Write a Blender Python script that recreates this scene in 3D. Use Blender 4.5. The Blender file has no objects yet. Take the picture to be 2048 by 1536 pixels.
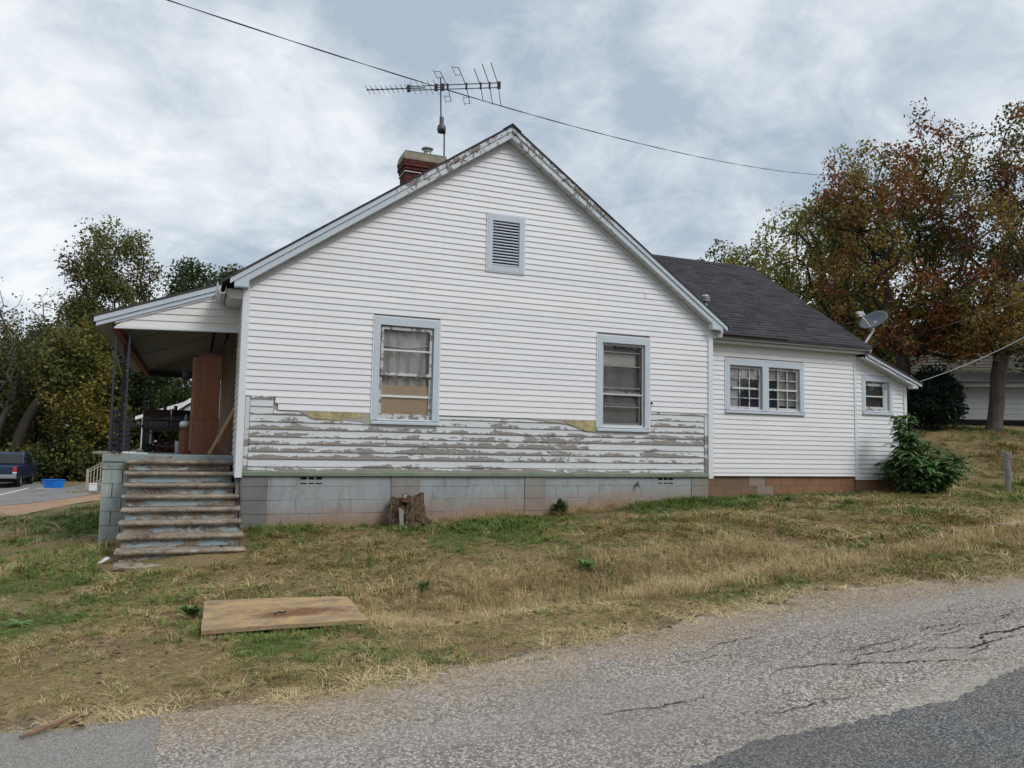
import bpy, math, random
import numpy as np
from mathutils import Matrix, Vector
random.seed(7); RNG = np.random.default_rng(11)
S = bpy.context.scene; COL = S.collection; R = math.radians

# ------------------------------------------------------------------ camera
cam = bpy.data.cameras.new('camera'); co = bpy.data.objects.new('camera', cam); COL.objects.link(co)
yaw, pit, rol = R(22.24747), R(4.7285), R(1.02428)
fw = Vector((math.sin(yaw)*math.cos(pit), math.cos(yaw)*math.cos(pit), math.sin(pit)))
ri = Vector((math.cos(yaw), -math.sin(yaw), 0)); up = ri.cross(fw)
r2 = ri*math.cos(rol)+up*math.sin(rol); u2 = up*math.cos(rol)-ri*math.sin(rol)
CAM = Vector((-0.634, -11.7502, 0.9687))
co.matrix_world = Matrix(((r2.x,u2.x,-fw.x,CAM.x),(r2.y,u2.y,-fw.y,CAM.y),(r2.z,u2.z,-fw.z,CAM.z),(0,0,0,1)))
cam.sensor_width = 36; cam.lens = 1547.7/2048*36; cam.clip_start = .05; cam.clip_end = 2000
S.camera = co
# ------------------------------------------------------------------ sky, sun, exposure
SUN_AZ, SUN_EL = R(148), R(46)          # azimuth clockwise from +Y
W = bpy.data.worlds.new('World'); S.world = W; W.use_nodes = True
nt = W.node_tree; nt.nodes.clear(); N = nt.nodes.new; Lk = nt.links.new
def nd(t, **k):
    n = N(t)
    for a, b in k.items(): setattr(n, a, b)
    return n
out = nd('ShaderNodeOutputWorld'); sky = nd('ShaderNodeTexSky', sky_type='NISHITA', sun_disc=False)
sky.sun_elevation = SUN_EL; sky.sun_rotation = SUN_AZ
tc = nd('ShaderNodeTexCoord'); sp = nd('ShaderNodeSeparateXYZ'); Lk(tc.outputs['Generated'], sp.inputs[0])
zc = nd('ShaderNodeMath', operation='MAXIMUM'); Lk(sp.outputs['Z'], zc.inputs[0]); zc.inputs[1].default_value = 0
za = nd('ShaderNodeMath', operation='ADD'); Lk(zc.outputs[0], za.inputs[0]); za.inputs[1].default_value = .42
dx = nd('ShaderNodeMath', operation='DIVIDE'); Lk(sp.outputs['X'], dx.inputs[0]); Lk(za.outputs[0], dx.inputs[1])
dy = nd('ShaderNodeMath', operation='DIVIDE'); Lk(sp.outputs['Y'], dy.inputs[0]); Lk(za.outputs[0], dy.inputs[1])
cb = nd('ShaderNodeCombineXYZ'); Lk(dx.outputs[0], cb.inputs[0]); Lk(dy.outputs[0], cb.inputs[1])
def noise(scale, det, rough, dist, vec, off=(0,0,0), scl=(1,1,1)):
    m = nd('ShaderNodeMapping'); m.inputs['Location'].default_value = off; m.inputs['Scale'].default_value = scl; Lk(vec, m.inputs[0])
    n = nd('ShaderNodeTexNoise'); n.inputs['Scale'].default_value = scale; n.inputs['Detail'].default_value = det
    n.inputs['Roughness'].default_value = rough; n.inputs['Distortion'].default_value = dist; Lk(m.outputs[0], n.inputs['Vector']); return n
n1 = noise(2.0, 9, .58, .35, cb.outputs[0], (3.1, 1.7, .4), (1, 1.2, 1)); n2 = noise(7.5, 8, .64, .35, cb.outputs[0], (9.2, 4.1, 2))
mx = nd('ShaderNodeMath', operation='MULTIPLY_ADD'); Lk(n2.outputs[0], mx.inputs[0]); mx.inputs[1].default_value = .50; Lk(n1.outputs[0], mx.inputs[2])
rp = nd('ShaderNodeValToRGB'); cr = rp.color_ramp
cr.elements[0].position = .60; cr.elements[0].color = (.40,.475,.565,1)
cr.elements[1].position = .93; cr.elements[1].color = (.85,.88,.90,1)
e = cr.elements.new(.70); e.color = (.53,.595,.665,1)
e = cr.elements.new(.785); e.color = (.66,.715,.76,1)
Lk(mx.outputs[0], rp.inputs[0])
bs = nd('ShaderNodeBackground'); Lk(sky.outputs[0], bs.inputs[0]); bs.inputs[1].default_value = .10
bc = nd('ShaderNodeBackground'); Lk(rp.outputs[0], bc.inputs[0]); bc.inputs[1].default_value = .90
ms = nd('ShaderNodeMixShader'); ms.inputs[0].default_value = .94; Lk(bs.outputs[0], ms.inputs[1]); Lk(bc.outputs[0], ms.inputs[2]); Lk(ms.outputs[0], out.inputs[0])
sl = bpy.data.lights.new('sun', 'SUN'); sl.energy = 1.4; sl.angle = R(24); sl.color = (1, .965, .92)
so = bpy.data.objects.new('sun', sl); COL.objects.link(so)
sd = Vector((math.sin(SUN_AZ)*math.cos(SUN_EL), math.cos(SUN_AZ)*math.cos(SUN_EL), math.sin(SUN_EL)))
so.rotation_euler = sd.to_track_quat('Z', 'Y').to_euler()
S.view_settings.view_transform = 'Standard'; S.view_settings.look = 'None'; S.view_settings.gamma = 1; S.view_settings.exposure = 0.32
S.view_settings.use_curve_mapping = False
S.render.engine = 'CYCLES'; S.cycles.max_bounces = 4; S.cycles.diffuse_bounces = 2; S.cycles.glossy_bounces = 2; S.cycles.transparent_max_bounces = 8; S.cycles.use_adaptive_sampling = True; S.cycles.adaptive_threshold = .025
S.cycles.caustics_reflective = False; S.cycles.caustics_refractive = False

# ------------------------------------------------------------------ terrain height (thin plate spline through surveyed points)
CP = [(0,0,-.26),(1,0,-.245),(2.05,0,-.235),(4.44,0,-.15),(5.8,0,-.06),(8.06,0,.05),(9,.8,.03),(12.5,.8,.09),(14.2,.8,.14),
(-1.8,.8,-.5),(-.8,-1.75,-.56),(-2.6,-1.2,-.66),(-1.0,-1.0,-.45),
(0.2,-4.3,-.62),(-1.6,-4.3,-.68),(3,-2.2,-.34),(6,-2.2,-.2),(10,-2.2,.0),(13.5,-2.2,.12),(2.5,-4.2,-.55),(5,-4.4,-.42),(8,-4.4,-.25),
(4,6,-.2),(9,9,.2),(4,12,-.4),
(-5,8,-.86),(-5.5,14,-1.05),(-8,25,-1.32),(-9,35,-1.4),(-8,48,-1.3),(-20,25,-1.5),(-22,45,-1.4),(0,45,-1.1),(-1,26,-1.1),(10,40,-.3),(-14,5,-1.2),(-6,0,-.85),
(18,1.4,.12),(22.8,6.8,1.7),(26,7.5,1.95),(32,12,2.4),(24,14,2.0),(18,8,1.05),(24,0,.75),(14.5,5,.45),(40,25,2.8),(24,35,1.6),(45,5,2.6),(60,60,3),(60,-10,2.2),(-60,-10,-2.4),(-60,60,-1.6),(0,80,-1),(30,60,1.5)]
for X in (-30,-20,-12,-6,-3,0,3,6,10,16,24,34):
    for Y in (-6.9,-9,-12.5,-17,-24):
        CP.append((X, Y, -.64+.045*X if abs(X) <= 24 else -.64+.045*np.sign(X)*(24+.5*(abs(X)-24))))
CP = np.array(CP, float)
def tps(r2): return np.where(r2 > 1e-12, r2*np.log(r2+1e-12)*.5, 0)
_n = len(CP); _P = CP[:, :2]; _Q = np.hstack([np.ones((_n,1)), _P])
_W = np.linalg.solve(np.block([[tps(((_P[:,None]-_P[None])**2).sum(2))+np.eye(_n)*.02, _Q],[_Q.T, np.zeros((3,3))]]), np.concatenate([CP[:,2],[0,0,0]]))
def H(x, y):
    x = np.atleast_1d(np.asarray(x, float)); y = np.atleast_1d(np.asarray(y, float)); sh = x.shape; x = x.ravel(); y = y.ravel(); o = np.zeros(len(x))
    xc = np.clip(x, -60, 62); yc = np.clip(y, -25, 82)
    for i in range(0, len(x), 20000):
        a = xc[i:i+20000]; b = yc[i:i+20000]
        o[i:i+20000] = tps((a[:,None]-CP[None,:,0])**2+(b[:,None]-CP[None,:,1])**2)@_W[:-3]+_W[-3]+_W[-2]*a+_W[-1]*b
    dxx = np.clip((x-.75)/.5,0,1)*np.clip((6.5-x)/3.5,0,1)
    o -= .20*dxx*np.exp(-((y+4.35-.06*x)/.55)**2)
    return o.reshape(sh)
def h1(x, y): return float(H(x, y)[0])
def vnoise(x, y, seed=0):
    def hsh(i, j):
        v = np.sin(i*127.1+j*311.7+seed*74.7)*43758.5453; return v-np.floor(v)
    i = np.floor(x); j = np.floor(y); f = x-i; g = y-j; f = f*f*(3-2*f); g = g*g*(3-2*g)
    return (hsh(i,j)*(1-f)+hsh(i+1,j)*f)*(1-g)+(hsh(i,j+1)*(1-f)+hsh(i+1,j+1)*f)*g
def fbm(x, y, s, o=4, seed=0):
    v = 0; a = .5; t = 0
    for k in range(o): v = v+a*vnoise(x*s, y*s, seed+k*3); t += a; a *= .55; s *= 2.03
    return v/t

# ------------------------------------------------------------------ mesh helpers
class MB:
    def __init__(s): s.v = []; s.f = []
    def add(s, vs, fs):
        b = len(s.v); s.v += [tuple(v) for v in vs]; s.f += [tuple(b+i for i in f) for f in fs]; return s
    def box(s, x0, x1, y0, y1, z0, z1):
        return s.add([(x0,y0,z0),(x1,y0,z0),(x1,y1,z0),(x0,y1,z0),(x0,y0,z1),(x1,y0,z1),(x1,y1,z1),(x0,y1,z1)],
                     [(0,3,2,1),(4,5,6,7),(0,1,5,4),(1,2,6,5),(2,3,7,6),(3,0,4,7)])
    def obox(s, c, ax, ay, az):
        c = Vector(c); ax = Vector(ax); ay = Vector(ay); az = Vector(az)
        return s.add([c+i*ax+j*ay+k*az for k in (-1,1) for i, j in ((-1,-1),(1,-1),(1,1),(-1,1))],
                     [(0,3,2,1),(4,5,6,7),(0,1,5,4),(1,2,6,5),(2,3,7,6),(3,0,4,7)])
    def prism(s, poly, d):                       # poly: 3d points, d: extrusion vector
        n = len(poly); d = Vector(d); p = [Vector(q) for q in poly]
        return s.add(p+[q+d for q in p], [tuple(range(n)), tuple(range(2*n-1, n-1, -1))]+[(i, i+n, (i+1) % n+n, (i+1) % n) for i in range(n)])
    def tube(s, pts, r, n=6, cap=True):
        pts = [Vector(p) for p in pts]; m = len(pts); rs = r if hasattr(r, '__len__') else [r]*m
        b = len(s.v); pu = None
        for i, p in enumerate(pts):
            t = (pts[min(i+1, m-1)]-pts[max(i-1, 0)]).normalized()
            u = t.orthogonal().normalized() if pu is None else (pu-t*pu.dot(t))
            if u.length < 1e-5: u = t.orthogonal()
            u.normalize(); pu = u; w = t.cross(u)
            for k in range(n):
                a = 2*math.pi*k/n; s.v.append(tuple(p+(u*math.cos(a)+w*math.sin(a))*rs[i]))
        for i in range(m-1):
            for k in range(n):
                s.f.append((b+i*n+k, b+i*n+(k+1) % n, b+(i+1)*n+(k+1) % n, b+(i+1)*n+k))
        if cap: s.f.append(tuple(b+k for k in range(n-1,-1,-1))); s.f.append(tuple(b+(m-1)*n+k for k in range(n)))
        return s
    def lathe(s, prof, c, n=16, ax=None):        # prof: (r, h) pairs round axis ax through c
        c = Vector(c); q = Vector(ax or (0,0,1)).normalized().to_track_quat('Z', 'Y'); b = len(s.v); m = len(prof)
        for r, h in prof:
            for k in range(n):
                a = 2*math.pi*k/n; s.v.append(tuple(c+q@Vector((r*math.cos(a), r*math.sin(a), h))))
        for i in range(m-1):
            for k in range(n): s.f.append((b+i*n+k, b+i*n+(k+1) % n, b+(i+1)*n+(k+1) % n, b+(i+1)*n+k))
        s.f.append(tuple(b+k for k in range(n-1,-1,-1))); s.f.append(tuple(b+(m-1)*n+k for k in range(n)))
        return s
    def build(s, name, mat, parent=None, smooth=False, bevel=0, kind=None):
        me = bpy.data.meshes.new(name); L = parent_org(parent)
        me.from_pydata([(v[0]-L[0], v[1]-L[1], v[2]-L[2]) for v in s.v], [], s.f)
        o = bpy.data.objects.new(name, me); COL.objects.link(o); me.materials.append(M[mat] if isinstance(mat, str) else mat)
        if parent is not None: o.parent = parent
        if smooth: me.polygons.foreach_set('use_smooth', [True]*len(me.polygons))
        if bevel:
            b = o.modifiers.new('bevel', 'BEVEL'); b.width = bevel; b.segments = 2; b.limit_method = 'ANGLE'
        if kind: o['kind'] = kind
        return o
def parent_org(p):
    while p is not None and p.parent is not None: p = p.parent
    return tuple(p.location) if p is not None else (0,0,0)
def tag(o, label, cat, group=None):
    o['label'] = label; o['category'] = cat
    if group: o['group'] = group
    return o
def thing(name, loc, label, cat, group=None):
    o = bpy.data.objects.new(name, None); COL.objects.link(o); o.location = loc; o.empty_display_size = .2
    return tag(o, label, cat, group)
def struct(o): o['kind'] = 'structure'; return o
def raw_mesh(name, v, faces, mat, parent=None, col=None, smooth=False, L=None):
    """fast mesh from numpy: v (n,3), faces (m,k)"""
    L = np.array(parent_org(parent) if L is None else L)
    me = bpy.data.meshes.new(name); v = np.asarray(v, np.float32)-L.astype(np.float32); faces = np.asarray(faces, np.int32); m, k = faces.shape
    me.vertices.add(len(v)); me.vertices.foreach_set('co', v.ravel())
    me.loops.add(m*k); me.loops.foreach_set('vertex_index', faces.ravel())
    me.polygons.add(m); me.polygons.foreach_set('loop_start', np.arange(0, m*k, k, dtype=np.int32))
    if smooth: me.polygons.foreach_set('use_smooth', np.ones(m, bool))
    if col is not None:
        a = me.attributes.new('Col', 'FLOAT_COLOR', 'POINT'); c = np.ones((len(v),4), np.float32); c[:, :3] = col; a.data.foreach_set('color', c.ravel())
    me.update(calc_edges=True); me.validate()
    o = bpy.data.objects.new(name, me); COL.objects.link(o); me.materials.append(M[mat])
    if parent is not None: o.parent = parent
    return o

# ------------------------------------------------------------------ materials
M = {}
class MT:
    def __init__(s, name, rough=.7, spec=.3):
        s.m = bpy.data.materials.new(name); s.m.use_nodes = True; s.t = s.m.node_tree; s.p = s.t.nodes['Principled BSDF']
        s.p.inputs['Roughness'].default_value = rough; s.p.inputs['Specular IOR Level'].default_value = spec; M[name] = s.m
        s.geo = s.n('ShaderNodeNewGeometry'); s.pos = s.geo.outputs['Position']
    def n(s, t, **k):
        q = s.t.nodes.new(t)
        for a, b in k.items(): setattr(q, a, b)
        return q
    def l(s, a, b): s.t.links.new(a, b)
    def mp(s, scl, vec=None, rot=(0,0,0)):
        m = s.n('ShaderNodeMapping'); m.inputs['Scale'].default_value = scl; m.inputs['Rotation'].default_value = rot; s.l(vec or s.pos, m.inputs[0]); return m.outputs[0]
    def noise(s, scale, det=4, rough=.55, dist=0, vec=None):
        q = s.n('ShaderNodeTexNoise'); q.inputs['Scale'].default_value = scale; q.inputs['Detail'].default_value = det; q.inputs['Roughness'].default_value = rough
        q.inputs['Distortion'].default_value = dist; s.l(vec or s.pos, q.inputs['Vector']); return q.outputs[0]
    def vor(s, scale, vec=None, feature='F1', outp=0):
        q = s.n('ShaderNodeTexVoronoi', feature=feature); q.inputs['Scale'].default_value = scale; s.l(vec or s.pos, q.inputs['Vector']); return q.outputs[outp]
    def math(s, op, a, b=None, c=None):
        q = s.n('ShaderNodeMath', operation=op)
        for i, x in enumerate((a, b, c)):
            if x is None: continue
            if isinstance(x, (int, float)): q.inputs[i].default_value = x
            else: s.l(x, q.inputs[i])
        return q.outputs[0]
    def ramp(s, fac, *st):
        q = s.n('ShaderNodeValToRGB'); r = q.color_ramp
        while len(r.elements) < len(st): r.elements.new(.5)
        for e, (p, c) in zip(r.elements, st):
            e.position = p; e.color = (*c, 1) if hasattr(c, '__len__') else (c, c, c, 1)
        s.l(fac, q.inputs[0]); return q.outputs[0]
    def mix(s, fac, a, b, bl='MIX'):
        q = s.n('ShaderNodeMix', data_type='RGBA', blend_type=bl)
        for i, x in ((0, fac), (6, a), (7, b)):
            if isinstance(x, (int, float)): q.inputs[i].default_value = x
            elif hasattr(x, '__len__'): q.inputs[i].default_value = (*x, 1)
            else: s.l(x, q.inputs[i])
        return q.outputs[2]
    def col(s, c):
        if hasattr(c, '__len__'): s.p.inputs['Base Color'].default_value = (*c, 1)
        else: s.l(c, s.p.inputs['Base Color'])
        return s
    def bump(s, h, st=.3, d=.01):
        q = s.n('ShaderNodeBump'); q.inputs['Strength'].default_value = st; q.inputs['Distance'].default_value = d; s.l(h, q.inputs['Height']); s.l(q.outputs[0], s.p.inputs['Normal']); return s
    def rnd(s): return s.n('ShaderNodeObjectInfo').outputs['Random']
    def gen(s):
        q = s.n('ShaderNodeSeparateXYZ'); s.l(s.n('ShaderNodeTexCoord').outputs['Generated'], q.inputs[0]); return q.outputs

def plain(name, c, rough=.6, spec=.3, var=.25, scale=3, metal=0):
    t = MT(name, rough, spec); a = t.noise(scale, 5, .6); b = t.noise(scale*9, 3, .6)
    f = t.math('MULTIPLY_ADD', b, .35, t.math('MULTIPLY', a, .65))
    t.col(t.ramp(f, (.3, tuple(x*(1-var) for x in c)), (.7, tuple(min(1, x*(1+var)) for x in c)))); t.p.inputs['Metallic'].default_value = metal
    return t
# vinyl siding: slight tint per board, faint streaks and grime
t = MT('vinyl', .5, .35)
g = t.noise(1.0, 4, .6, 0, t.mp((.7,.7,2.2))); st = t.noise(2.5, 5, .6, 0, t.mp((3.5,3.5,.25)))
base = t.mix(t.rnd(), (.745,.755,.79), (.80,.805,.825))
c = t.mix(t.ramp(g, (.52, 0.0), (.78, .5)), base, (.66,.655,.62)); c = t.mix(t.ramp(st, (.6, 0.0), (.8, .28)), c, (.55,.54,.50))
t.col(c); t.bump(t.noise(60, 3, .5, 0, t.mp((.15,.15,1))), .05, .004)
t = MT('vinyl_yellowed', .5, .35)
g = t.noise(1.4, 4, .6, 0, t.mp((.5,.5,2)))
t.col(t.mix(t.ramp(g, (.4, 0.0), (.7, .8)), t.mix(t.rnd(), (.72,.72,.73), (.76,.76,.76)), (.66,.62,.53)))
plain('trim_white', (.70,.725,.775), .5, .35, .05, 2)
plain('trim_blue', (.525,.592,.655), .5, .35, .06, 3)
plain('soffit', (.55,.56,.56), .6, .3, .10, 2)
# peeling paint over grey wood; "heavy" boards have lost more
def peel(name, lo, paint, wood, ax='Z', edge=.25):
    t = MT(name, .8, .15)
    v = t.mp((1.6,1.6,7)) if ax == 'Z' else t.mp((5,5,5))
    big = t.noise(1.3, 4, .6, .6, v); med = t.noise(22, 9, .74, .4, t.mp((.55,.55,1.0)) if ax == 'Z' else t.pos)
    f = t.math('MULTIPLY_ADD', big, .62, t.math('MULTIPLY', med, .50))
    if edge:
        e = t.math('MULTIPLY', t.math('SUBTRACT', .55, t.gen()[2]), edge); f = t.math('ADD', f, e)
    f = t.math('ADD', f, t.math('MULTIPLY', t.math('SUBTRACT', t.rnd(), .5), .10)); f = t.math('ADD', f, t.math('MULTIPLY', t.math('SUBTRACT', t.noise(.9, 3, .5), .5), .30 if ax == 'Z' else .1))
    k = t.ramp(f, (lo-.004, 0.0), (lo+.004, 1.0))
    gr = t.noise(7, 6, .65, .4, t.mp((.8,.8,26))); wc = t.ramp(gr, (.3, tuple(x*.68 for x in wood)), (.7, tuple(x*1.25 for x in wood)))
    rim = t.ramp(f, (lo-.03, 0.0), (lo-.006, .5)); pn = t.noise(2, 5, .6)
    pc = t.mix(t.ramp(pn, (.35, 0.0), (.75, .75)), paint, tuple(x*.84 for x in paint)); pc = t.mix(rim, pc, tuple(x*.66 for x in paint))
    t.col(t.mix(k, pc, wc)); t.bump(t.math('SUBTRACT', t.math('MULTIPLY', gr, .25), k), .9, .006); return t
peel('peel_light', .70, (.64,.66,.68), (.28,.258,.24), 'Z', .24); peel('peel_heavy', .605, (.64,.66,.68), (.27,.247,.23), 'Z', .22)
peel('peel_trim', .60, (.62,.67,.71), (.26,.22,.20), 'A', 0); peel('peel_sash', .60, (.58,.60,.60), (.25,.23,.21), 'A', 0)
t = MT('green_metal', .6, .3); gz = t.gen()
t.col(t.mix(t.ramp(gz[2], (.12, 1.0), (.22, 0.0)), t.ramp(t.noise(3, 5), (.35, (.16,.20,.15)), (.7, (.24,.275,.21))), (.36,.37,.29)))
# concrete block, painted; red clay splash is a stain that fades up from the ground
def block(name, a, b, clay=.6, z0=-.25, z1=.25, slope=.04):
    t = MT(name, .9, .15); n = t.noise(2.2, 6, .65); f = t.noise(55, 3, .6); bl = t.math('MULTIPLY_ADD', t.noise(2.4, 6, .7, .8, t.mp((1.6,1.6,.5))), .7, t.math('MULTIPLY', t.noise(13, 5, .7), .3))
    c = t.mix(t.ramp(n, (.3, 0.0), (.72, 1.0)), a, b); c = t.mix(t.math('MULTIPLY', t.rnd(), .25), c, tuple(x*.8 for x in a))
    c = t.mix(t.ramp(bl, (.50, 0.0), (.64, .7)), c, tuple(x*.60 for x in b)); c = t.mix(t.ramp(t.noise(3.2, 7, .72, .6, t.mp((2.4,2.4,.22))), (.55, 0.0), (.72, .45)), c, (.17,.155,.14))
    sx = t.n('ShaderNodeSeparateXYZ'); t.l(t.pos, sx.inputs[0])
    hh = t.math('SUBTRACT', sx.outputs['Z'], t.math('MULTIPLY', sx.outputs['X'], slope)); hh = t.math('ADD', hh, t.math('MULTIPLY', t.math('SUBTRACT', t.noise(1.7, 5, .6), .5), .30))
    q = t.n('ShaderNodeMapRange'); q.inputs[1].default_value = z0; q.inputs[2].default_value = z1; q.inputs[3].default_value = clay; q.inputs[4].default_value = 0; t.l(hh, q.inputs[0])
    t.col(t.mix(q.outputs[0], c, (.31,.195,.125))); t.bump(t.math('ADD', f, t.math('MULTIPLY', t.noise(14, 5, .7), 1.4)), .6, .008); return t
block('block_painted', (.33,.36,.375), (.385,.415,.43), .9, -.27, .10); block('block_pier', (.26,.255,.245), (.345,.33,.305), .6, -.3, .2)
block('block_dark', (.165,.165,.165), (.25,.255,.26), .3, -.4, 0); block('block_brown', (.19,.125,.09), (.24,.16,.11), .85, -.45, .45, 0)
block('block_clay', (.24,.13,.075), (.30,.165,.095), .75, -.3, .5, 0); block('block_green', (.36,.42,.41), (.43,.48,.46), .1, -.8, -.3, 0)
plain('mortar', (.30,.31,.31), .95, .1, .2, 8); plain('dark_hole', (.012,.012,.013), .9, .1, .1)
# steps: worn concrete with blue-green paint remains
def step_mat(name, wear, paint):
    t = MT(name, .88, .15); n = t.noise(3, 6, .65, .3, t.mp((1,1,2))); f = t.noise(38, 4, .65); p = t.math('MULTIPLY_ADD', t.noise(16, 4, .7), .22, t.math('MULTIPLY', t.noise(3.6, 5, .65, .8, t.mp((.7,1,2.2))), .86))
    c = t.ramp(t.math('MULTIPLY_ADD', f, .45, t.math('MULTIPLY', n, .55)), (.36, (.10,.082,.062)), (.5, (.25,.21,.165)), (.64, (.42,.365,.30)))
    k = t.ramp(t.math('ADD', p, t.math('MULTIPLY', t.rnd(), .05)), (wear, 0.0), (wear+.02, 1.0)); t.col(t.mix(k, c, paint)); t.bump(t.math('SUBTRACT', t.math('MULTIPLY', f, .6), t.math('MULTIPLY', k, -.25)), .5, .006)
step_mat('step_tread', .72, (.36,.39,.38)); step_mat('step_riser', .575, (.32,.40,.435)); step_mat('slab_edge', .50, (.26,.31,.32))
# roof shingles
t = MT('shingle', .92, .15)
bt = t.n('ShaderNodeTexBrick'); bt.inputs['Color1'].default_value = (.022,.021,.026,1); bt.inputs['Color2'].default_value = (.07,.066,.075,1); bt.inputs['Mortar'].default_value = (.03,.03,.033,1)
bt.inputs['Scale'].default_value = 1; bt.inputs['Brick Width'].default_value = .3; bt.inputs['Row Height'].default_value = .1148; bt.inputs['Mortar Size'].default_value = .004; bt.offset = .5
sx = t.n('ShaderNodeSeparateXYZ'); t.l(t.pos, sx.inputs[0]); cc = t.n('ShaderNodeCombineXYZ'); t.l(sx.outputs['X'], cc.inputs[0]); t.l(sx.outputs['Y'], cc.inputs[1]); t.l(cc.outputs[0], bt.inputs['Vector'])
c = t.mix(.30, bt.outputs[0], t.ramp(t.noise(1.1, 5, .6, 0, t.mp((1,.35,1))), (.35, (.032,.03,.036)), (.7, (.062,.058,.066))))
c = t.mix(t.ramp(t.noise(220, 2), (.4, 0.0), (.75, .55)), c, (.095,.092,.098)); t.col(c); t.bump(t.noise(160, 3), .4, .004)
t = MT('brick', .9, .15); n = t.noise(9, 5, .65)
t.col(t.mix(t.ramp(n, (.48, 0.0), (.72, .75)), t.ramp(t.rnd(), (0, (.085,.028,.022)), (.5, (.135,.038,.028)), (1, (.07,.03,.027))), (.10,.075,.06))); t.bump(t.noise(70, 3), .4, .004)
plain('crown_mortar', (.26,.235,.175), .95, .1, .35, 6); plain('galvanised', (.42,.43,.42), .45, .5, .2, 6, .6); plain('aluminium', (.10,.10,.105), .45, .5, .2, 8, .7)
plain('dark_metal', (.035,.036,.042), .5, .4, .2, 6); plain('iron_paint', (.035,.042,.058), .45, .4, .25, 9); plain('rubber', (.014,.014,.015), .7, .3, .2, 12)
plain('cable_black', (.022,.022,.024), .6, .3, .2, 8); plain('cable_grey', (.34,.35,.36), .55, .3, .15, 6)
plain('rust_red', (.15,.035,.03), .7, .2, .3, 5); plain('ceiling_board', (.36,.335,.30), .8, .2, .12, 2); plain('porch_wall', (.16,.105,.075), .8, .2, .3, 3)
# wood
def wood(name, a, b, rough=.6, scl=(6,6,.5), spec=.25):
    t = MT(name, rough, spec); g = t.noise(5, 6, .65, 1.2, t.mp(scl)); t.col(t.ramp(g, (.3, a), (.7, b))); t.bump(g, .12, .003); return t
wood('cabinet_wood', (.13,.05,.028), (.20,.085,.05)); wood('plank_wood', (.34,.22,.12), (.48,.34,.21)); wood('board_dark', (.16,.08,.045), (.24,.125,.075))
wood('grey_wood', (.20,.185,.165), (.33,.31,.28)); wood('deck_wood', (.30,.27,.225), (.42,.385,.33)); wood('stick_wood', (.17,.10,.06), (.30,.19,.12), .85, (9,9,9))
# plywood sheet on the ditch: ochre with grey weathering and rust stains
t = MT('ditch_board', .85, .15); gc_ = t.n('ShaderNodeTexCoord').outputs['Generated']
g = t.noise(3.5, 7, .66, .4); f = t.noise(42, 5, .65, 0, t.mp((.5,1.6,1)))
c = t.mix(t.ramp(f, (.3, 0.0), (.7, 1.0)), (.40,.26,.125), (.52,.37,.205)); c = t.mix(t.ramp(g, (.42, 0.0), (.60, .8)), c, (.25,.205,.145))
vm = t.n('ShaderNodeVectorMath', operation='SUBTRACT'); t.l(gc_, vm.inputs[0]); vm.inputs[1].default_value = (.62,.36,.5); v2 = t.mp((1.7,4.2,0), vm.outputs[0]); ln = t.n('ShaderNodeVectorMath', operation='LENGTH'); t.l(v2, ln.inputs[0])
k = t.math('SUBTRACT', .80, ln.outputs['Value']); k = t.math('ADD', k, t.math('MULTIPLY', t.math('SUBTRACT', t.noise(6, 6, .7, .5), .5), 1.3)); c = t.mix(t.ramp(k, (.12, 0.0), (.5, .85)), c, (.17,.075,.04))
c = t.mix(t.ramp(t.noise(9, 6, .7), (.54, 0.0), (.68, .65)), c, (.15,.115,.08)); c = t.mix(t.ramp(t.noise(5, 6, .7, .6, t.mp((.6,2.2,1))), (.52, 0.0), (.7, .7)), c, (.23,.13,.065)); t.col(c); t.bump(f, .35, .004)
# window glass, curtains and covers
t = MT('glass', .03, .5); tr = t.n('ShaderNodeBsdfTransparent'); tr.inputs[0].default_value = (1,1,1,1); gl = t.n('ShaderNodeBsdfGlossy'); gl.inputs['Roughness'].default_value = .03
fr = t.n('ShaderNodeFresnel'); fr.inputs[0].default_value = 1.5; wob = t.n('ShaderNodeBump'); wob.inputs['Strength'].default_value = .04; wob.inputs['Distance'].default_value = .02; t.l(t.noise(5, 2), wob.inputs['Height']); t.l(wob.outputs[0], gl.inputs['Normal'])
mm = t.n('ShaderNodeMixShader'); t.l(t.math('MULTIPLY_ADD', fr.outputs[0], .7, .0), mm.inputs[0]); t.l(tr.outputs[0], mm.inputs[1]); t.l(gl.outputs[0], mm.inputs[2]); t.l(mm.outputs[0], t.t.nodes['Material Output'].inputs[0])
t = MT('curtain', .9, .1); t.col(t.ramp(t.noise(9, 3, .5, 0, t.mp((1.5,1,.12))), (.35, (.56,.53,.52)), (.65, (.78,.75,.73))))
plain('cardboard', (.80,.60,.42), .9, .1, .10, 3); plain('blind', (.66,.67,.61), .6, .3, .08, 3); plain('paper_cover', (.74,.75,.74), .9, .1, .12, 4); plain('film_grey', (.30,.30,.30), .8, .2, .2, 5)
plain('navy_backing', (.05,.065,.10), .9, .1, .3, 5); plain('screen_mesh', (.24,.24,.255), .9, .1, .1, 5)
t = MT('foam', .95, .1); n = t.noise(9, 6, .7, .6); t.col(t.ramp(n, (.38, (.27,.24,.185)), (.5, (.43,.36,.18)), (.64, (.52,.46,.29)))); t.bump(n, .7, .02)
plain('backer_grey', (.40,.385,.35), .95, .1, .12, 6)
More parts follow.
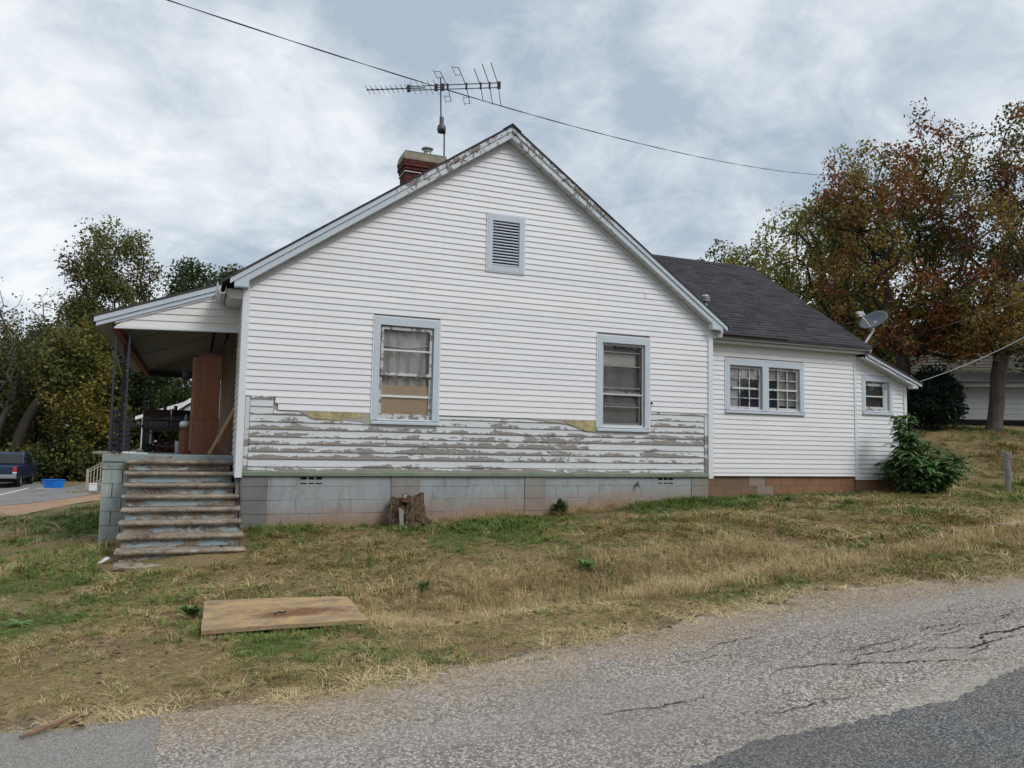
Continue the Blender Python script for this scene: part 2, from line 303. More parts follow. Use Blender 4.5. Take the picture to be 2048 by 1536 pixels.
# ground covers
t = MT('lawn_soil', .95, .1); at = t.n('ShaderNodeAttribute', attribute_name='Col'); f = t.noise(28, 5, .7); m2 = t.noise(5, 5, .65)
c = t.mix(t.ramp(f, (.32, .75), (.62, 0.0)), at.outputs['Color'], (.055,.042,.026)); c = t.mix(t.ramp(m2, (.5, 0.0), (.75, .35)), c, (.27,.21,.125)); t.col(c); t.bump(t.math('MULTIPLY_ADD', m2, .6, f), .8, .03)
def leafmat(name, att=True, c=(.1,.1,.04), tl=.35, rough=.6):
    m = bpy.data.materials.new(name); m.use_nodes = True; M[name] = m; q = m.node_tree; q.nodes.clear(); n = q.nodes.new
    o = n('ShaderNodeOutputMaterial'); d = n('ShaderNodeBsdfPrincipled'); tr = n('ShaderNodeBsdfTranslucent'); x = n('ShaderNodeMixShader'); x.inputs[0].default_value = tl
    d.inputs['Roughness'].default_value = rough; d.inputs['Specular IOR Level'].default_value = .25
    if att: a = n('ShaderNodeAttribute'); a.attribute_name = 'Col'; q.links.new(a.outputs['Color'], d.inputs['Base Color']); q.links.new(a.outputs['Color'], tr.inputs[0])
    else:
        oi = n('ShaderNodeObjectInfo'); rp = n('ShaderNodeValToRGB'); q.links.new(oi.outputs['Random'], rp.inputs[0])
        for e, (p, cc) in zip(rp.color_ramp.elements, ((0, tuple(v*.62 for v in c)), (1, tuple(min(1, v*1.35) for v in c)))): e.position = p; e.color = (*cc, 1)
        q.links.new(rp.outputs[0], d.inputs['Base Color']); q.links.new(rp.outputs[0], tr.inputs[0])
    if tl == 0: q.links.new(d.outputs[0], o.inputs[0]); return m
    q.links.new(d.outputs[0], x.inputs[1]); q.links.new(tr.outputs[0], x.inputs[2]); q.links.new(x.outputs[0], o.inputs[0]); return m
leafmat('leaf'); leafmat('grass_dry', False, (.42,.305,.145), 0); leafmat('grass_straw', False, (.63,.50,.28), 0); leafmat('grass_green', False, (.14,.205,.05), 0)
leafmat('grass_olive', False, (.255,.23,.08), 0); leafmat('weed_leaf', False, (.13,.22,.075), .3); leafmat('leaf_brown', False, (.10,.055,.03), .2)
def bark(name, a, b):
    t = MT(name, .95, .1); n = t.noise(6, 6, .7, .6, t.mp((1.5,1.5,.35))); t.col(t.ramp(n, (.3, a), (.7, b))); t.bump(n, .8, .04)
bark('bark_grey', (.055,.047,.04), (.15,.13,.115)); bark('bark_dark', (.025,.022,.018), (.07,.06,.05)); t = MT('stump_bark', .95, .1); n = t.noise(9, 8, .75, 1.0, t.mp((2,2,.4))); n3 = t.noise(30, 5, .7, .5); t.col(t.ramp(t.math('MULTIPLY_ADD', n3, .4, t.math('MULTIPLY', n, .6)), (.36, (.025,.018,.014)), (.5, (.15,.10,.065)), (.64, (.34,.26,.19)))); t.bump(t.math('ADD', n, n3), 1.0, .05)
# asphalt
def asph(name, lo, mid, hi, sc=60, clay=0, crack=True):
    t = MT(name, .93, .2); v = t.vor(sc, None, 'F1', 1); bw = t.n('ShaderNodeRGBToBW'); t.l(v, bw.inputs[0]); d = t.vor(sc)
    big = t.noise(.55, 5, .6, .4); fine = t.noise(sc*1.6, 3, .6)
    f = t.math('ADD', t.math('MULTIPLY', bw.outputs[0], .62), t.math('MULTIPLY', fine, .38)); c = t.ramp(f, (.24, lo), (.46, mid), (.76, hi))
    c = t.mix(t.ramp(d, (.35, 0.0), (.75, .6)), c, tuple(x*.4 for x in lo)); c = t.mix(t.ramp(big, (.36, 0.0), (.68, .55)), c, tuple(x*.62 for x in mid))
    if clay: c = t.mix(t.ramp(t.noise(.8, 5, .65, .3), (.52, 0.0), (.72, clay)), c, (.30,.235,.185))
    if name == 'asphalt_old':
        dv = t.n('ShaderNodeAttribute', attribute_name='Col'); k0 = t.math('ADD', dv.outputs['Fac'], t.math('MULTIPLY', t.math('SUBTRACT', t.noise(4, 6, .7), .5), 1.5))
        c = t.mix(t.math('MULTIPLY', t.ramp(k0, (.30, 0.0), (.85, .92)), t.ramp(dv.outputs['Fac'], (.02, 0.0), (.3, 1.0))), c, t.ramp(f, (.3, (.19,.135,.085)), (.6, (.37,.28,.185)), (.8, (.56,.46,.35))))
        lane = t.noise(.9, 5, .6, .5, t.mp((.25,1.5,1))); c = t.mix(t.ramp(lane, (.42, 0.0), (.68, .45)), c, (.42,.39,.35)); oil = t.noise(2.1, 5, .7, .6, t.mp((.5,1,1))); c = t.mix(t.ramp(oil, (.60, 0.0), (.74, .5)), c, (.12,.105,.095))
    h = t.math('SUBTRACT', fine, d)
    if crack:
        wv = t.n('ShaderNodeVectorMath', operation='ADD'); t.l(t.pos, wv.inputs[0]); nn = t.n('ShaderNodeTexNoise'); nn.inputs['Scale'].default_value = 2.6; nn.inputs['Detail'].default_value = 5; t.l(t.pos, nn.inputs['Vector'])
        sc2 = t.n('ShaderNodeVectorMath', operation='SCALE'); sc2.inputs['Scale'].default_value = .55; t.l(nn.outputs[1], sc2.inputs[0]); t.l(sc2.outputs[0], wv.inputs[1])
        e = t.vor(.85, t.mp((.75,1.25,0), wv.outputs[0]), 'DISTANCE_TO_EDGE'); k = t.math('MULTIPLY', t.ramp(e, (.006, 1.0), (.02, 0.0)), t.ramp(t.noise(.7, 3, .5), (.53, 0.0), (.60, 1.0)))
        c = t.mix(k, c, (.018,.017,.016)); h = t.math('SUBTRACT', h, t.math('MULTIPLY', k, 2))
    t.col(c); t.bump(h, .75, .008)
asph('asphalt_old', (.085,.073,.062), (.33,.297,.258), (.78,.73,.66), 66, .55, False); asph('asphalt_dark', (.08,.08,.08), (.16,.16,.16), (.38,.375,.37), 90, .25, False); asph('asphalt_apron', (.25,.235,.215), (.36,.34,.315), (.50,.48,.45), 110, .35, False)
asph('street_grey', (.20,.195,.19), (.30,.295,.285), (.40,.39,.38), 40, .15); plain('clay_dirt', (.36,.245,.16), .95, .1, .25, 2); plain('kerb_concrete', (.42,.40,.37), .9, .15, .15, 4); plain('road_paint', (.72,.72,.70), .7, .2, .1, 5)
# misc paints
plain('truck_blue', (.016,.032,.075), .3, .5, .1, 2); plain('truck_glass', (.02,.025,.028), .08, .6, .1); plain('tail_red', (.42,.03,.025), .3, .5, .1); plain('chrome', (.62,.63,.65), .2, .5, .05, 3, .9); plain('tub_blue', (.01,.16,.62), .45, .4, .15, 3)
plain('white_paint', (.70,.71,.72), .6, .3, .08, 3); plain('white_weathered', (.50,.52,.54), .75, .2, .15, 2); plain('siding_beige', (.22,.205,.18), .7, .2, .12, 2); plain('dish_grey', (.085,.10,.118), .4, .4, .1, 5); plain('dish_white', (.62,.63,.62), .5, .3, .06, 5)
plain('grill_black', (.016,.016,.018), .35, .5, .3, 6); plain('grill_brown', (.05,.022,.016), .4, .5, .3, 6); plain('chair_black', (.022,.022,.032), .5, .4, .2, 8); plain('bottle_green', (.05,.14,.10), .3, .5, .15, 9); plain('stone_pale', (.42,.40,.36), .9, .1, .2, 6)
asph('shoulder_grit', (.17,.13,.095), (.33,.265,.20), (.52,.45,.37), 70, .6, False); plain('crack_dark', (.035,.032,.03), .95, .1, .3, 20); plain('roof_dark', (.07,.062,.058), .9, .1, .25, 3); plain('brick_scrap', (.16,.06,.05), .85, .15, .2, 8)

# ================================================================== SETTING
RE = np.array([(-60,-6.4),(-8,-6.45),(-1.56,-6.48),(-1.19,-6.51),(-.79,-6.57),(-.06,-6.65),(.38,-6.6),(.93,-6.44),(1.52,-6.36),(2.22,-6.19),(2.89,-6.21),(3.61,-5.89),(4.14,-5.91),(4.93,-5.68),(5.91,-5.7),(6.86,-5.8),(7.73,-6.0),(12,-6.1),(60,-6.2)])
def redge(x): return np.interp(x, RE[:,0], RE[:,1])+.16*(fbm(x, x*0+3, 2.6, 5, 5)-.5)+.07*(fbm(x, x*0+9, 11, 3, 6)-.5)
def sstep(a, b, x): t = np.clip((x-a)/(b-a), 0, 1); return t*t*(3-2*t)
def zone(x, y, x0, x1, y0, y1, s=.5): return sstep(x0-s, x0+s, x)*(1-sstep(x1-s, x1+s, x))*sstep(y0-s, y0+s, y)*(1-sstep(y1-s, y1+s, y))
def green(x, y):
    n = fbm(x, y, .55, 4, 21); m = fbm(x, y, 2.3, 3, 9)
    z = 1.0*zone(x,y,6.2,10.5,-.75,1.2,.35)+.9*zone(x,y,.0,.9,-1.2,-.1,.3)+.75*zone(x,y,-3.6,-1.7,-2.2,9,.6)+.35*zone(x,y,2.5,8,-1.6,-.3,.5)+.10*zone(x,y,-5,3,-6.2,-2.4,.8)
    z = z+.3*zone(x,y,12.5,17,-.8,1.5,.6)+.35*(y > 26)
    z = z-.35*zone(x,y,-3,3,-6.4,-4.9,.4); return np.clip((n-.50)*3.6+(m-.5)*1.6+z*.9-.1, 0, 1)
def dirtmask(x, y): return np.clip((fbm(x, y, 1.3, 4, 33)-.60)*7, 0, 1)
g0 = green  # alias
xs = np.unique(np.concatenate([np.linspace(-900,-150,7), np.linspace(-150,-40,14), np.linspace(-40,-8,30), np.arange(-8,16,.13), np.linspace(16,44,60), np.linspace(44,150,16), np.linspace(150,900,7)]))
ys = np.unique(np.concatenate([np.linspace(-400,-60,5), np.linspace(-60,-9,14), np.arange(-9,3,.13), np.linspace(3,30,60), np.linspace(30,90,40), np.linspace(90,900,10)]))
gx, gy = np.meshgrid(xs, ys); gz = H(gx, gy); ed = redge(gx)
off = np.clip((gy-ed)/.5, 0, 1); gz = gz+(fbm(gx, gy, 1.7, 4, 2)-.5)*.09*off-.03*(1-np.clip((gy-ed+.15)/.2,0,1))
ny, nx = gx.shape; idx = np.arange(nx*ny).reshape(ny, nx)
fc = np.stack([idx[:-1,:-1], idx[:-1,1:], idx[1:,1:], idx[1:,:-1]], -1).reshape(-1,4)
gr = green(gx, gy); dm = dirtmask(gx, gy)
cd = np.array((.31,.23,.115)); cgn = np.array((.105,.145,.04)); cso = np.array((.24,.16,.10))
gc = cd*(1-gr[...,None])+cgn*gr[...,None]; gc = gc*(1-.5*dm[...,None])+cso*.5*dm[...,None]
edm = np.clip(1-(gy-ed)/.35, 0, 1)[...,None]; gc = gc*(1-edm)+np.array((.27,.205,.15))*edm
gnd = raw_mesh('ground', np.stack([gx,gy,gz],-1).reshape(-1,3), fc, 'lawn_soil', None, gc.reshape(-1,3), True); struct(gnd)
def sheet(name, A, B, n, m, dz, mat, fn=None):
    A = np.array(A, float); B = np.array(B, float)
    def res(P, n):
        d = np.concatenate([[0], np.cumsum(np.hypot(*np.diff(P, axis=0).T))]); t = np.linspace(0, d[-1], n); return np.stack([np.interp(t, d, P[:,0]), np.interp(t, d, P[:,1])], 1)
    a = res(A, n); b = res(B, n); w = np.linspace(0, 1, m)[:,None,None]; P = a[None]*(1-w)+b[None]*w
    if fn: P = fn(P)
    z = H(P[...,0], P[...,1])+dz; V = np.concatenate([P, z[...,None]], -1); i = np.arange(n*m).reshape(m, n)
    f = np.stack([i[:-1,:-1], i[:-1,1:], i[1:,1:], i[1:,:-1]], -1).reshape(-1,4)
    vv = V.reshape(-1,3); p0, p1, p2 = vv[f[0,0]], vv[f[0,1]], vv[f[0,2]]
    if np.cross(p1-p0, p2-p0)[2] < 0: f = f[:, ::-1]
    return raw_mesh(name, vv, f, mat, None, None, True)
xr = np.concatenate([np.linspace(-60,-8,18), np.arange(-7.9,16,.05), np.linspace(16.5,60,24)])
eA = np.stack([xr, redge(xr)], 1); eB = np.stack([xr, xr*0-22], 1)
def rows(xr, y0, y1, n, dz, name, mat, pw=1.8, dust=False):
    w = np.linspace(0, 1, n)[:,None]**pw; X = np.repeat(xr[None], n, 0); Y = y0[None]*(1-w)+y1[None]*w
    z = H(X, Y)+dz; i = np.arange(n*len(xr)).reshape(n, -1); f = np.stack([i[:-1,:-1], i[1:,:-1], i[1:,1:], i[:-1,1:]], -1).reshape(-1,4)
    
    c = None
    if dust: c = np.repeat(np.clip(1-(redge(X)-Y)/1.25, 0, 1).reshape(-1,1), 3, 1)
    return struct(raw_mesh(name, np.stack([X,Y,z],-1).reshape(-1,3), f, mat, None, c, True))
rows(xr, redge(xr), xr*0-22, 90, .012, 'road', 'asphalt_old', 1.8, True)
#xs4 rows(xs4, redge(xs4)+.10+.16*fbm(xs4, xs4*0+1, 2.2, 4, 61), redge(xs4)-.03-.30*fbm(xs4, xs4*0+5, 3.3, 5, 62)**1.5, 6, .022, 'road_shoulder', 'shoulder_grit', 1)
xp = np.concatenate([np.linspace(-40,0,24), np.arange(.1,14,.02), np.linspace(14.2,50,20)])
dk = np.interp(xp, [-40,0,1.2,1.72,2.09,2.51,2.85,3.31,3.77,4.49,6,10,50], [-9.2,-8.85,-8.62,-8.49,-8.41,-8.39,-8.40,-8.43,-8.39,-8.2,-8.1,-8.0,-8.0])+.14*(fbm(xp, xp*0+7, 4, 5, 8)-.5)+.09*(fbm(xp, xp*0+2, 22, 3, 18)-.5)
rows(xp, dk, xp*0-19, 40, .018, 'road_patch', 'asphalt_dark')
xa = np.linspace(-7,-.74,60); rows(xa, redge(xa)-.04, xa*0-8.3, 20, .018, 'road_apron', 'asphalt_apron', 1)
rc = random.Random(12)
def crack(pts, w):
    P = [Vector((x, y)) for x, y in pts]; Q = []
    for a, b in zip(P[:-1], P[1:]):
        n = max(2, int((b-a).length/.035))
        for i in range(n): q = a.lerp(b, i/n); Q.append(q+Vector((rc.uniform(-.012,.012), rc.uniform(-.02,.02))))
    Q.append(P[-1]); V = []; F = []
    for i, q in enumerate(Q):
        t = i/(len(Q)-1); ww = w*(.25+.75*math.sin(math.pi*min(1, max(0, t))))*rc.uniform(.35,1.3); z = h1(q.x, q.y)+.0185; V += [(q.x, q.y-ww, z), (q.x, q.y+ww, z)]
        if i: F.append((2*i-2, 2*i, 2*i+1, 2*i-1))
    m = MB(); m.add(V, F); struct(m.build('road_crack', 'crack_dark', None))
CR = [([(2.95,-7.56),(3.11,-7.5),(3.4,-7.55),(3.71,-7.66),(4.05,-7.80),(4.5,-7.95)],.010),([(4.15,-7.52),(4.45,-7.6),(4.62,-7.72),(4.85,-7.66),(5.05,-7.5),(5.4,-7.52),(6.2,-7.4)],.012),([(2.9,-6.92),(3.1,-6.8),(3.45,-6.75),(3.6,-6.78)],.007)]
for i_ in range(26):
    x_, y_ = rc.uniform(2.2,7.5), rc.uniform(-8.15,-6.75); a_ = rc.choice((0,0,.5,-.5,math.pi,1.4)); P_ = [(x_, y_)]
    for k_ in range(rc.randint(3,8)): a_ += rc.uniform(-.7,.7); x_ += math.cos(a_)*.12; y_ += math.sin(a_)*.07; P_.append((x_, y_))
    CR.append((P_, rc.uniform(.003,.007)))
for pts, w in CR: crack(pts, w)
st_r = [(-9,-6),(-7.5,8),(-6.3,17.2),(-6.5,24),(-6.6,30.5),(-7.8,35),(-9.5,42),(-11.5,60)]
struct(sheet('street', st_r, [(-24,-6),(-22,8),(-18,17),(-17,24),(-16,31),(-16,36),(-17,43),(-18,60)], 40, 12, .02, 'street_grey'))
dl = [(-6.35,17.1),(-5.5,17.9),(-4.93,20.07),(-4.07,24.2),(-3,29)]
struct(sheet('driveway', dl, [(-6.6,24),(-6.62,27),(-6.57,30.52),(-6.07,33.2),(-5.14,36.4)], 24, 10, .026, 'street_grey'))
def wob(P): q = P.copy(); q[...,0] += .25*(fbm(P[...,0], P[...,1], 1.3, 3, 4)-.5); return q
struct(sheet('dirt_verge', [(-6.6,3),(-5.2,7),(-4.71,9.62),(-4.4,11.38),(-4.14,15.3),(-3.52,18.6),(-2.7,23)], [(-8.4,5),(-7.4,9),(-6.7,13),(-6.35,17.1),(-5.5,17.9),(-4.93,20.07),(-4.0,24.5)], 60, 12, .016, 'clay_dirt', wob))
o = sheet('painted_line', [(-7.84,24.6),(-7.89,31.6)], [(-7.70,24.6),(-7.77,31.6)], 10, 2, .03, 'road_paint'); tag(o, 'white painted line on the grey street behind the truck', 'road marking')

# ================================================================== MAIN HOUSE
HS = thing('white_house', (4,0,-.2), 'white sided gabled house with peeling lower clapboards, porch and rear wing', 'house')
Z0 = 3.0; EX = .096; SL = .696; WX0, WX1, PX = -.05, 8.13, 4.02
def zr(x): return 3.206+SL*(x if x < PX else 2*PX-x)          # line where gable siding meets the rake trim
def xl(z): return (z-3.206)/SL
W1 = (1.854, 2.919, 1.286, 2.958); W2 = (5.746, 6.807, 1.276, 2.95); VT = (3.675, 4.35, 3.854, 4.834)
def wall_cells(mb, x0, x1, zb, top, holes, y0, y1, kinks=()):
    xsb = sorted(set([x0, x1]+[h[i] for h in holes for i in (0,1)]+list(kinks)))
    for a, b in zip(xsb[:-1], xsb[1:]):
        hs = sorted([h for h in holes if h[0] <= a+1e-6 and h[1] >= b-1e-6], key=lambda h: h[2]); z = zb
        for h in hs:
            mb.prism([(a,y0,z),(b,y0,z),(b,y0,h[2]),(a,y0,h[2])], (0,y1-y0,0)); z = h[3]
        mb.prism([(a,y0,z),(b,y0,z),(b,y0,top(b)),(a,y0,top(a))], (0,y1-y0,0))
def inset(w, d=.08): return (w[0]+d, w[1]-d, w[2]+d*.6, w[3]-d)
mb = MB(); wall_cells(mb, WX0+.02, WX1-.02, .5, lambda x: zr(x)+.14, [inset(W1), inset(W2), inset(VT, .09)], .016, .10, (PX,))
gw = mb.build('gable_wall', 'backer_grey', HS)
def course(parent, mat, x0, x1, za, zb, y, name='siding_board', clip=None, lip=.0175, axis='x', fx=None, sag=.0):
    """one lap board: bottom lip stands proud, top tucks in. clip(z) -> (xmin, xmax)"""
    a0 = a1 = None
    if clip: c0 = clip(za); c1 = clip(zb-.004)
    else: c0 = c1 = (x0, x1)
    p = [max(x0, c0[0]), min(x1, c0[1])]; q = [max(x0, c1[0]), min(x1, c1[1])]
    if q[1]-q[0] < .0: mid = (q[0]+q[1])/2; q = [mid, mid]
    if p[1]-p[0] < .02: return
    zt = zb+.012
    if fx is None: T = lambda x, d, z: (x, y-d, z)
    else: T = fx
    j = lambda: random.uniform(-.0012, .0012)
    z0a = za+j(); z0b = za+j()
    pr = lambda x, xt, z: [T(x, .001, z), T(x, lip, z), T(x, lip, z+.007), T(xt, .003, zt)]
    v = pr(p[0], q[0], z0a)+pr(p[1], q[1], z0b)
    m = MB(); m.add(v, [(0,4,5,1),(1,5,6,2),(2,6,7,3),(0,1,2,3),(7,6,5,4)]); return m.build(name, mat, parent)
def gclip(z):
    if z <= 3.206: return (-9, 99)
    return (xl(z), 2*PX-xl(z))
def segs(x0, x1, za, zb, holes):
    r = [(x0, x1)]; zm = (za+zb)/2
    for h in holes:
        if h[2]-.02 < zm < h[3]+.02: r = [s for a, b in r for s in ((a, min(b, h[0])), (max(a, h[1]), b)) if s[1]-s[0] > .02]
    return r
for k in range(-32, 17):
    za, zb = Z0-k*EX, Z0-(k-1)*EX
    if za > zr(PX)-.02: continue
    for a, b in segs(.02, 8.05, za, zb, [W1, W2, VT]):
        if k > 14 and a > 6: continue                     # right of the second window the vinyl stops two courses higher
        if k > 14 and a < 1: a = .43+.05*(k == 16)+.03*random.random()      # torn away at the left corner
        rs = random.Random(900+(k+40)//2); cut = [a]+[x for x in (1.1+rs.random()*1.6, 4.6+rs.random()*2.2) if a+.5 < x < b-.5 and b-a > 3]+[b]
        for p_, q_ in zip(cut[:-1], cut[1:]): course(gw, 'vinyl', p_, q_+(.012 if q_ < b else 0), za, zb, (.0016 if p_ > a else 0), clip=gclip)
# old clapboards laid bare below the vinyl
zl = [.571]+[.64+.1085*i for i in range(10)]+[1.73]
for i in range(len(zl)-1):
    xs_ = [.10, 7.97]; cuts = {1:[5.0],2:[3.2],3:[],4:[2.1,5.6],5:[4.4],6:[1.3,6.1],7:[3.4],8:[]}.get(i, [])
    cuts = sorted([xs_[0]]+cuts+[xs_[1]])
    for a, b in zip(cuts[:-1], cuts[1:]):
        cells = [(a, b, zl[i+1])] if zl[i+1] < 1.45 else [(max(a,lo_), min(b,hi_), min(zl[i+1], zt_)) for lo_, hi_, zt_ in ((.10,.42,1.69),(.424,6.80,1.46),(6.81,7.97,1.69))]
        for c, d, ztp in [(p_, q_, zt_) for x0_, x1_, zt_ in cells if x1_-x0_ > .03 and zt_-zl[i] > .03 for p_, q_ in segs(x0_+.002, x1_-.002, zl[i], zt_, [W1, W2])]:
            hv = 'peel_heavy' if (i in (2,3,5) or (i in (4,6) and c < 5) or (i == 0 and c < 1)) and c < 6.7 else 'peel_light'
            course(gw, hv, c, d, zl[i], min(zl[i+1], ztp-.012) if ztp < zl[i+1] else zl[i+1], .012, 'clapboard', lip=.022)
for a, b, n in ((.035,.095,1),(7.975,8.05,2)):
    MB().box(a, b, -.014, .01, .575, 1.64).build('corner_board', 'peel_heavy', gw, bevel=.003)
for a, b in ((-.07,.03),(8.05,8.157)):                     # vinyl corner posts
    MB().box(a, b, -.034, .02, .478, 3.24).build('corner_post', 'trim_white', HS, bevel=.006)
MB().box(-.072,-.05,.02,.10,.478,3.2).build('corner_post', 'trim_white', HS, bevel=.004)
MB().prism([(.03,-.012,.572),(.03,-.045,.555),(.03,-.045,.512),(.03,.0,.507),(.03,.0,.572)], (8.02,0,0)).build('sill_flashing', 'green_metal', HS)
# foam backing left hanging where the siding was stripped
def ragged(parent, pts, y, th, mat, name):
    m = MB(); m.prism([(x, y, z) for x, z in pts], (0, th, 0)); return m.build(name, mat, parent)
ragged(gw, [(.72,1.475),(1.835,1.475),(1.835,1.31),(1.76,1.272),(1.73,1.315),(1.62,1.33),(1.50,1.338),(1.44,1.352),(1.40,1.33),(1.30,1.325),(1.18,1.342),(1.05,1.332),(.95,1.355),(.90,1.40),(.84,1.43)], -.012, .010, 'backer_grey', 'backing_sheet')
ragged(gw, [(.88,1.445),(1.0,1.46),(1.2,1.452),(1.42,1.46),(1.72,1.45),(1.73,1.40),(1.60,1.375),(1.46,1.385),(1.40,1.345),(1.28,1.338),(1.16,1.352),(1.02,1.345),(.95,1.38)], -.018, .008, 'foam', 'foam_insulation')
ragged(gw, [(3.95,1.47),(4.18,1.47),(4.12,1.445),(4.06,1.43),(4.0,1.445)], -.012, .008, 'backer_grey', 'backing_sheet')
ragged(gw, [(4.42,1.475),(5.735,1.475),(5.735,1.262),(5.66,1.268),(5.52,1.30),(5.40,1.345),(5.2,1.385),(5.05,1.40),(4.86,1.415),(4.7,1.43),(4.56,1.44)], -.013, .009, 'backer_grey', 'backing_sheet')
ragged(gw, [(5.12,1.45),(5.72,1.455),(5.72,1.30),(5.60,1.272),(5.50,1.29),(5.36,1.345),(5.22,1.39)], -.021, .010, 'foam', 'foam_insulation')
ragged(gw, [(.09,1.66),(.42,1.655),(.40,1.62),(.36,1.635),(.30,1.63),(.22,1.64),(.13,1.615)], -.020, .006, 'peel_sash', 'torn_strip')
ragged(gw, [(6.815,1.80),(6.84,1.83),(6.87,1.81),(6.86,1.78),(6.83,1.79),(6.83,1.70),(6.815,1.66)], -.022, .006, 'dark_hole', 'torn_edge')

# ---- windows
def frame(mb, x0, x1, z0, z1, w, y0, y1, wt=None, wb=None):
    wt = wt or w; wb = wb or w
    mb.box(x0, x0+w, y0, y1, z0, z1); mb.box(x1-w, x1, y0, y1, z0, z1); mb.box(x0+w, x1-w, y0, y1, z1-wt, z1); mb.box(x0+w, x1-w, y0, y1, z0, z0+wb)
def casing(w, y, parent, side=.105, top=.125, sill=.075):
    x0, x1, z0, z1 = w; m = MB()
    m.box(x0+.012, x0+side, y-.030, y+.02, z0+sill, z1-.012); m.box(x1-side, x1-.012, y-.030, y+.02, z0+sill, z1-.012); m.box(x0+.012, x1-.012, y-.032, y+.02, z1-top, z1-.012)
    m.prism([(x0-.005,y-.052,z0+.012),(x0-.005,y-.052,z0+.05),(x0-.005,y+.06,z0+sill+.012),(x0-.005,y+.06,z0)], (x1-x0+.01,0,0))
    c = m.build('window', 'trim_blue', parent, bevel=.004)
    j = MB(); frame(j, x0-.012, x1+.012, z0+.07, z1+.014, .024, y-.026, y+.01); j.build('channel_trim', 'trim_white', c, bevel=.003)
    j = MB(); frame(j, x0+side-.012, x1-side+.012, z0+sill-.01, z1-top+.012, .03, y+.02, y+.10); j.build('jamb', 'peel_sash', c)
    return c, (x0+side, x1-side, z0+sill, z1-top)
def pane(c, x0, x1, z0, z1, y): MB().box(x0, x1, y, y+.004, z0, z1).build('pane', 'glass', c)
def curtain(c, x0, x1, z0, z1, y, mat='curtain', amp=.02, wl=.11, name='curtain'):
    n = int((x1-x0)/.012); m = MB(); ph = random.random()*6
    pts = [(x0+(x1-x0)*i/n, y+amp*math.sin(2*math.pi*(x0+(x1-x0)*i/n)/wl+ph+1.4*math.sin(i*.07))) for i in range(n+1)]
    m.add([(x, yy, z) for z in (z0, z1) for x, yy in pts], [(i, i+1, n+2+i, n+1+i) for i in range(n)]); return m.build(name, mat, c, smooth=True)
# first window: two sashes of two panes, curtain above a cardboard sheet
c, (a, b, z0, z1) = casing(W1, 0, gw); zm = z0+(z1-z0)*.485; s = .05
m = MB(); frame(m, a+.02, b-.02, zm-.02, z1-.015, .04, .0, .028, .05, .045); m.build('sash', 'peel_sash', c, bevel=.003)
m = MB(); frame(m, a+.012, b-.012, z0, zm+.02, .04, .030, .058, .03, .10); m.build('sash', 'peel_sash', c, bevel=.003)
h = (z1-zm)/2+zm
MB().box(a+.06, b-.06, .004, .026, h-.012, h+.012).build('muntin', 'white_paint', c); MB().box(a+.05, b-.05, .033, .056, z0+.36, z0+.395).build('muntin', 'white_paint', c)
pane(c, a+.06, b-.06, h+.012, z1-.06, .014); pane(c, a+.06, b-.06, zm+.02, h-.012, .014); pane(c, a+.05, b-.05, z0+.395, zm-.01, .043); pane(c, a+.05, b-.05, z0+.10, z0+.36, .043)
curtain(c, a, b, z0, z1+.05, .088, 'curtain', .016, .16); MB().box(a+.02, b-.02, .060, .064, z0+.05, z0+.545).build('cardboard_sheet', 'cardboard', c)
MB().tube([(a, .065, z1-.30), ((a+b)/2, .062, z1-.335), (b, .065, z1-.27)], .012, 5).build('curtain_string', 'paper_cover', c)
# second window: storm frame with bars, blind behind the lower half
c, (a, b, z0, z1) = casing(W2, 0, gw); H_ = z1-z0; zm = z0+H_*.42
m = MB(); frame(m, a+.005, b-.005, z0+.01, z1-.005, .032, .016, .036, .035, .045); m.build('storm_frame', 'soffit', c, bevel=.002)
for f_, th, yy in ((.90,.012,.05),(.735,.014,.05),(.475,.014,.045),(.395,.026,.02),(.25,.016,.045)):
    MB().box(a+.037, b-.037, yy, yy+.018, z0+H_*f_-th/2, z0+H_*f_+th/2).build('crossbar', 'white_paint' if th < .02 else 'soffit', c)
m = MB(); frame(m, a+.04, b-.05, z0+.06, zm, .022, .062, .086, .03, .03); m.build('sash', 'soffit', c); m = MB(); frame(m, a+.04, b-.03, zm, z1-.04, .022, .072, .092); m.build('sash', 'peel_sash', c)
pane(c, a+.037, b-.037, z0+.055, zm-.03, .028); pane(c, a+.037, b-.037, zm+.0, z1-.04, .028)
for i in range(20):
    zz = z0+.09+i*.0175
    if zz < z0+.44: MB().obox(((a+b)/2, .115, zz), ((b-a)/2-.07,0,0), (0,.009,.004), (0,0,.001)).build('blind_slat', 'blind', c)
MB().box(a+.06, b-.12, .11, .114, z0+H_*.745, z0+H_*.88).build('paper_shade', 'blind', c)
curtain(c, a, b, z0, z1+.05, .135, 'film_grey', .012, .3)
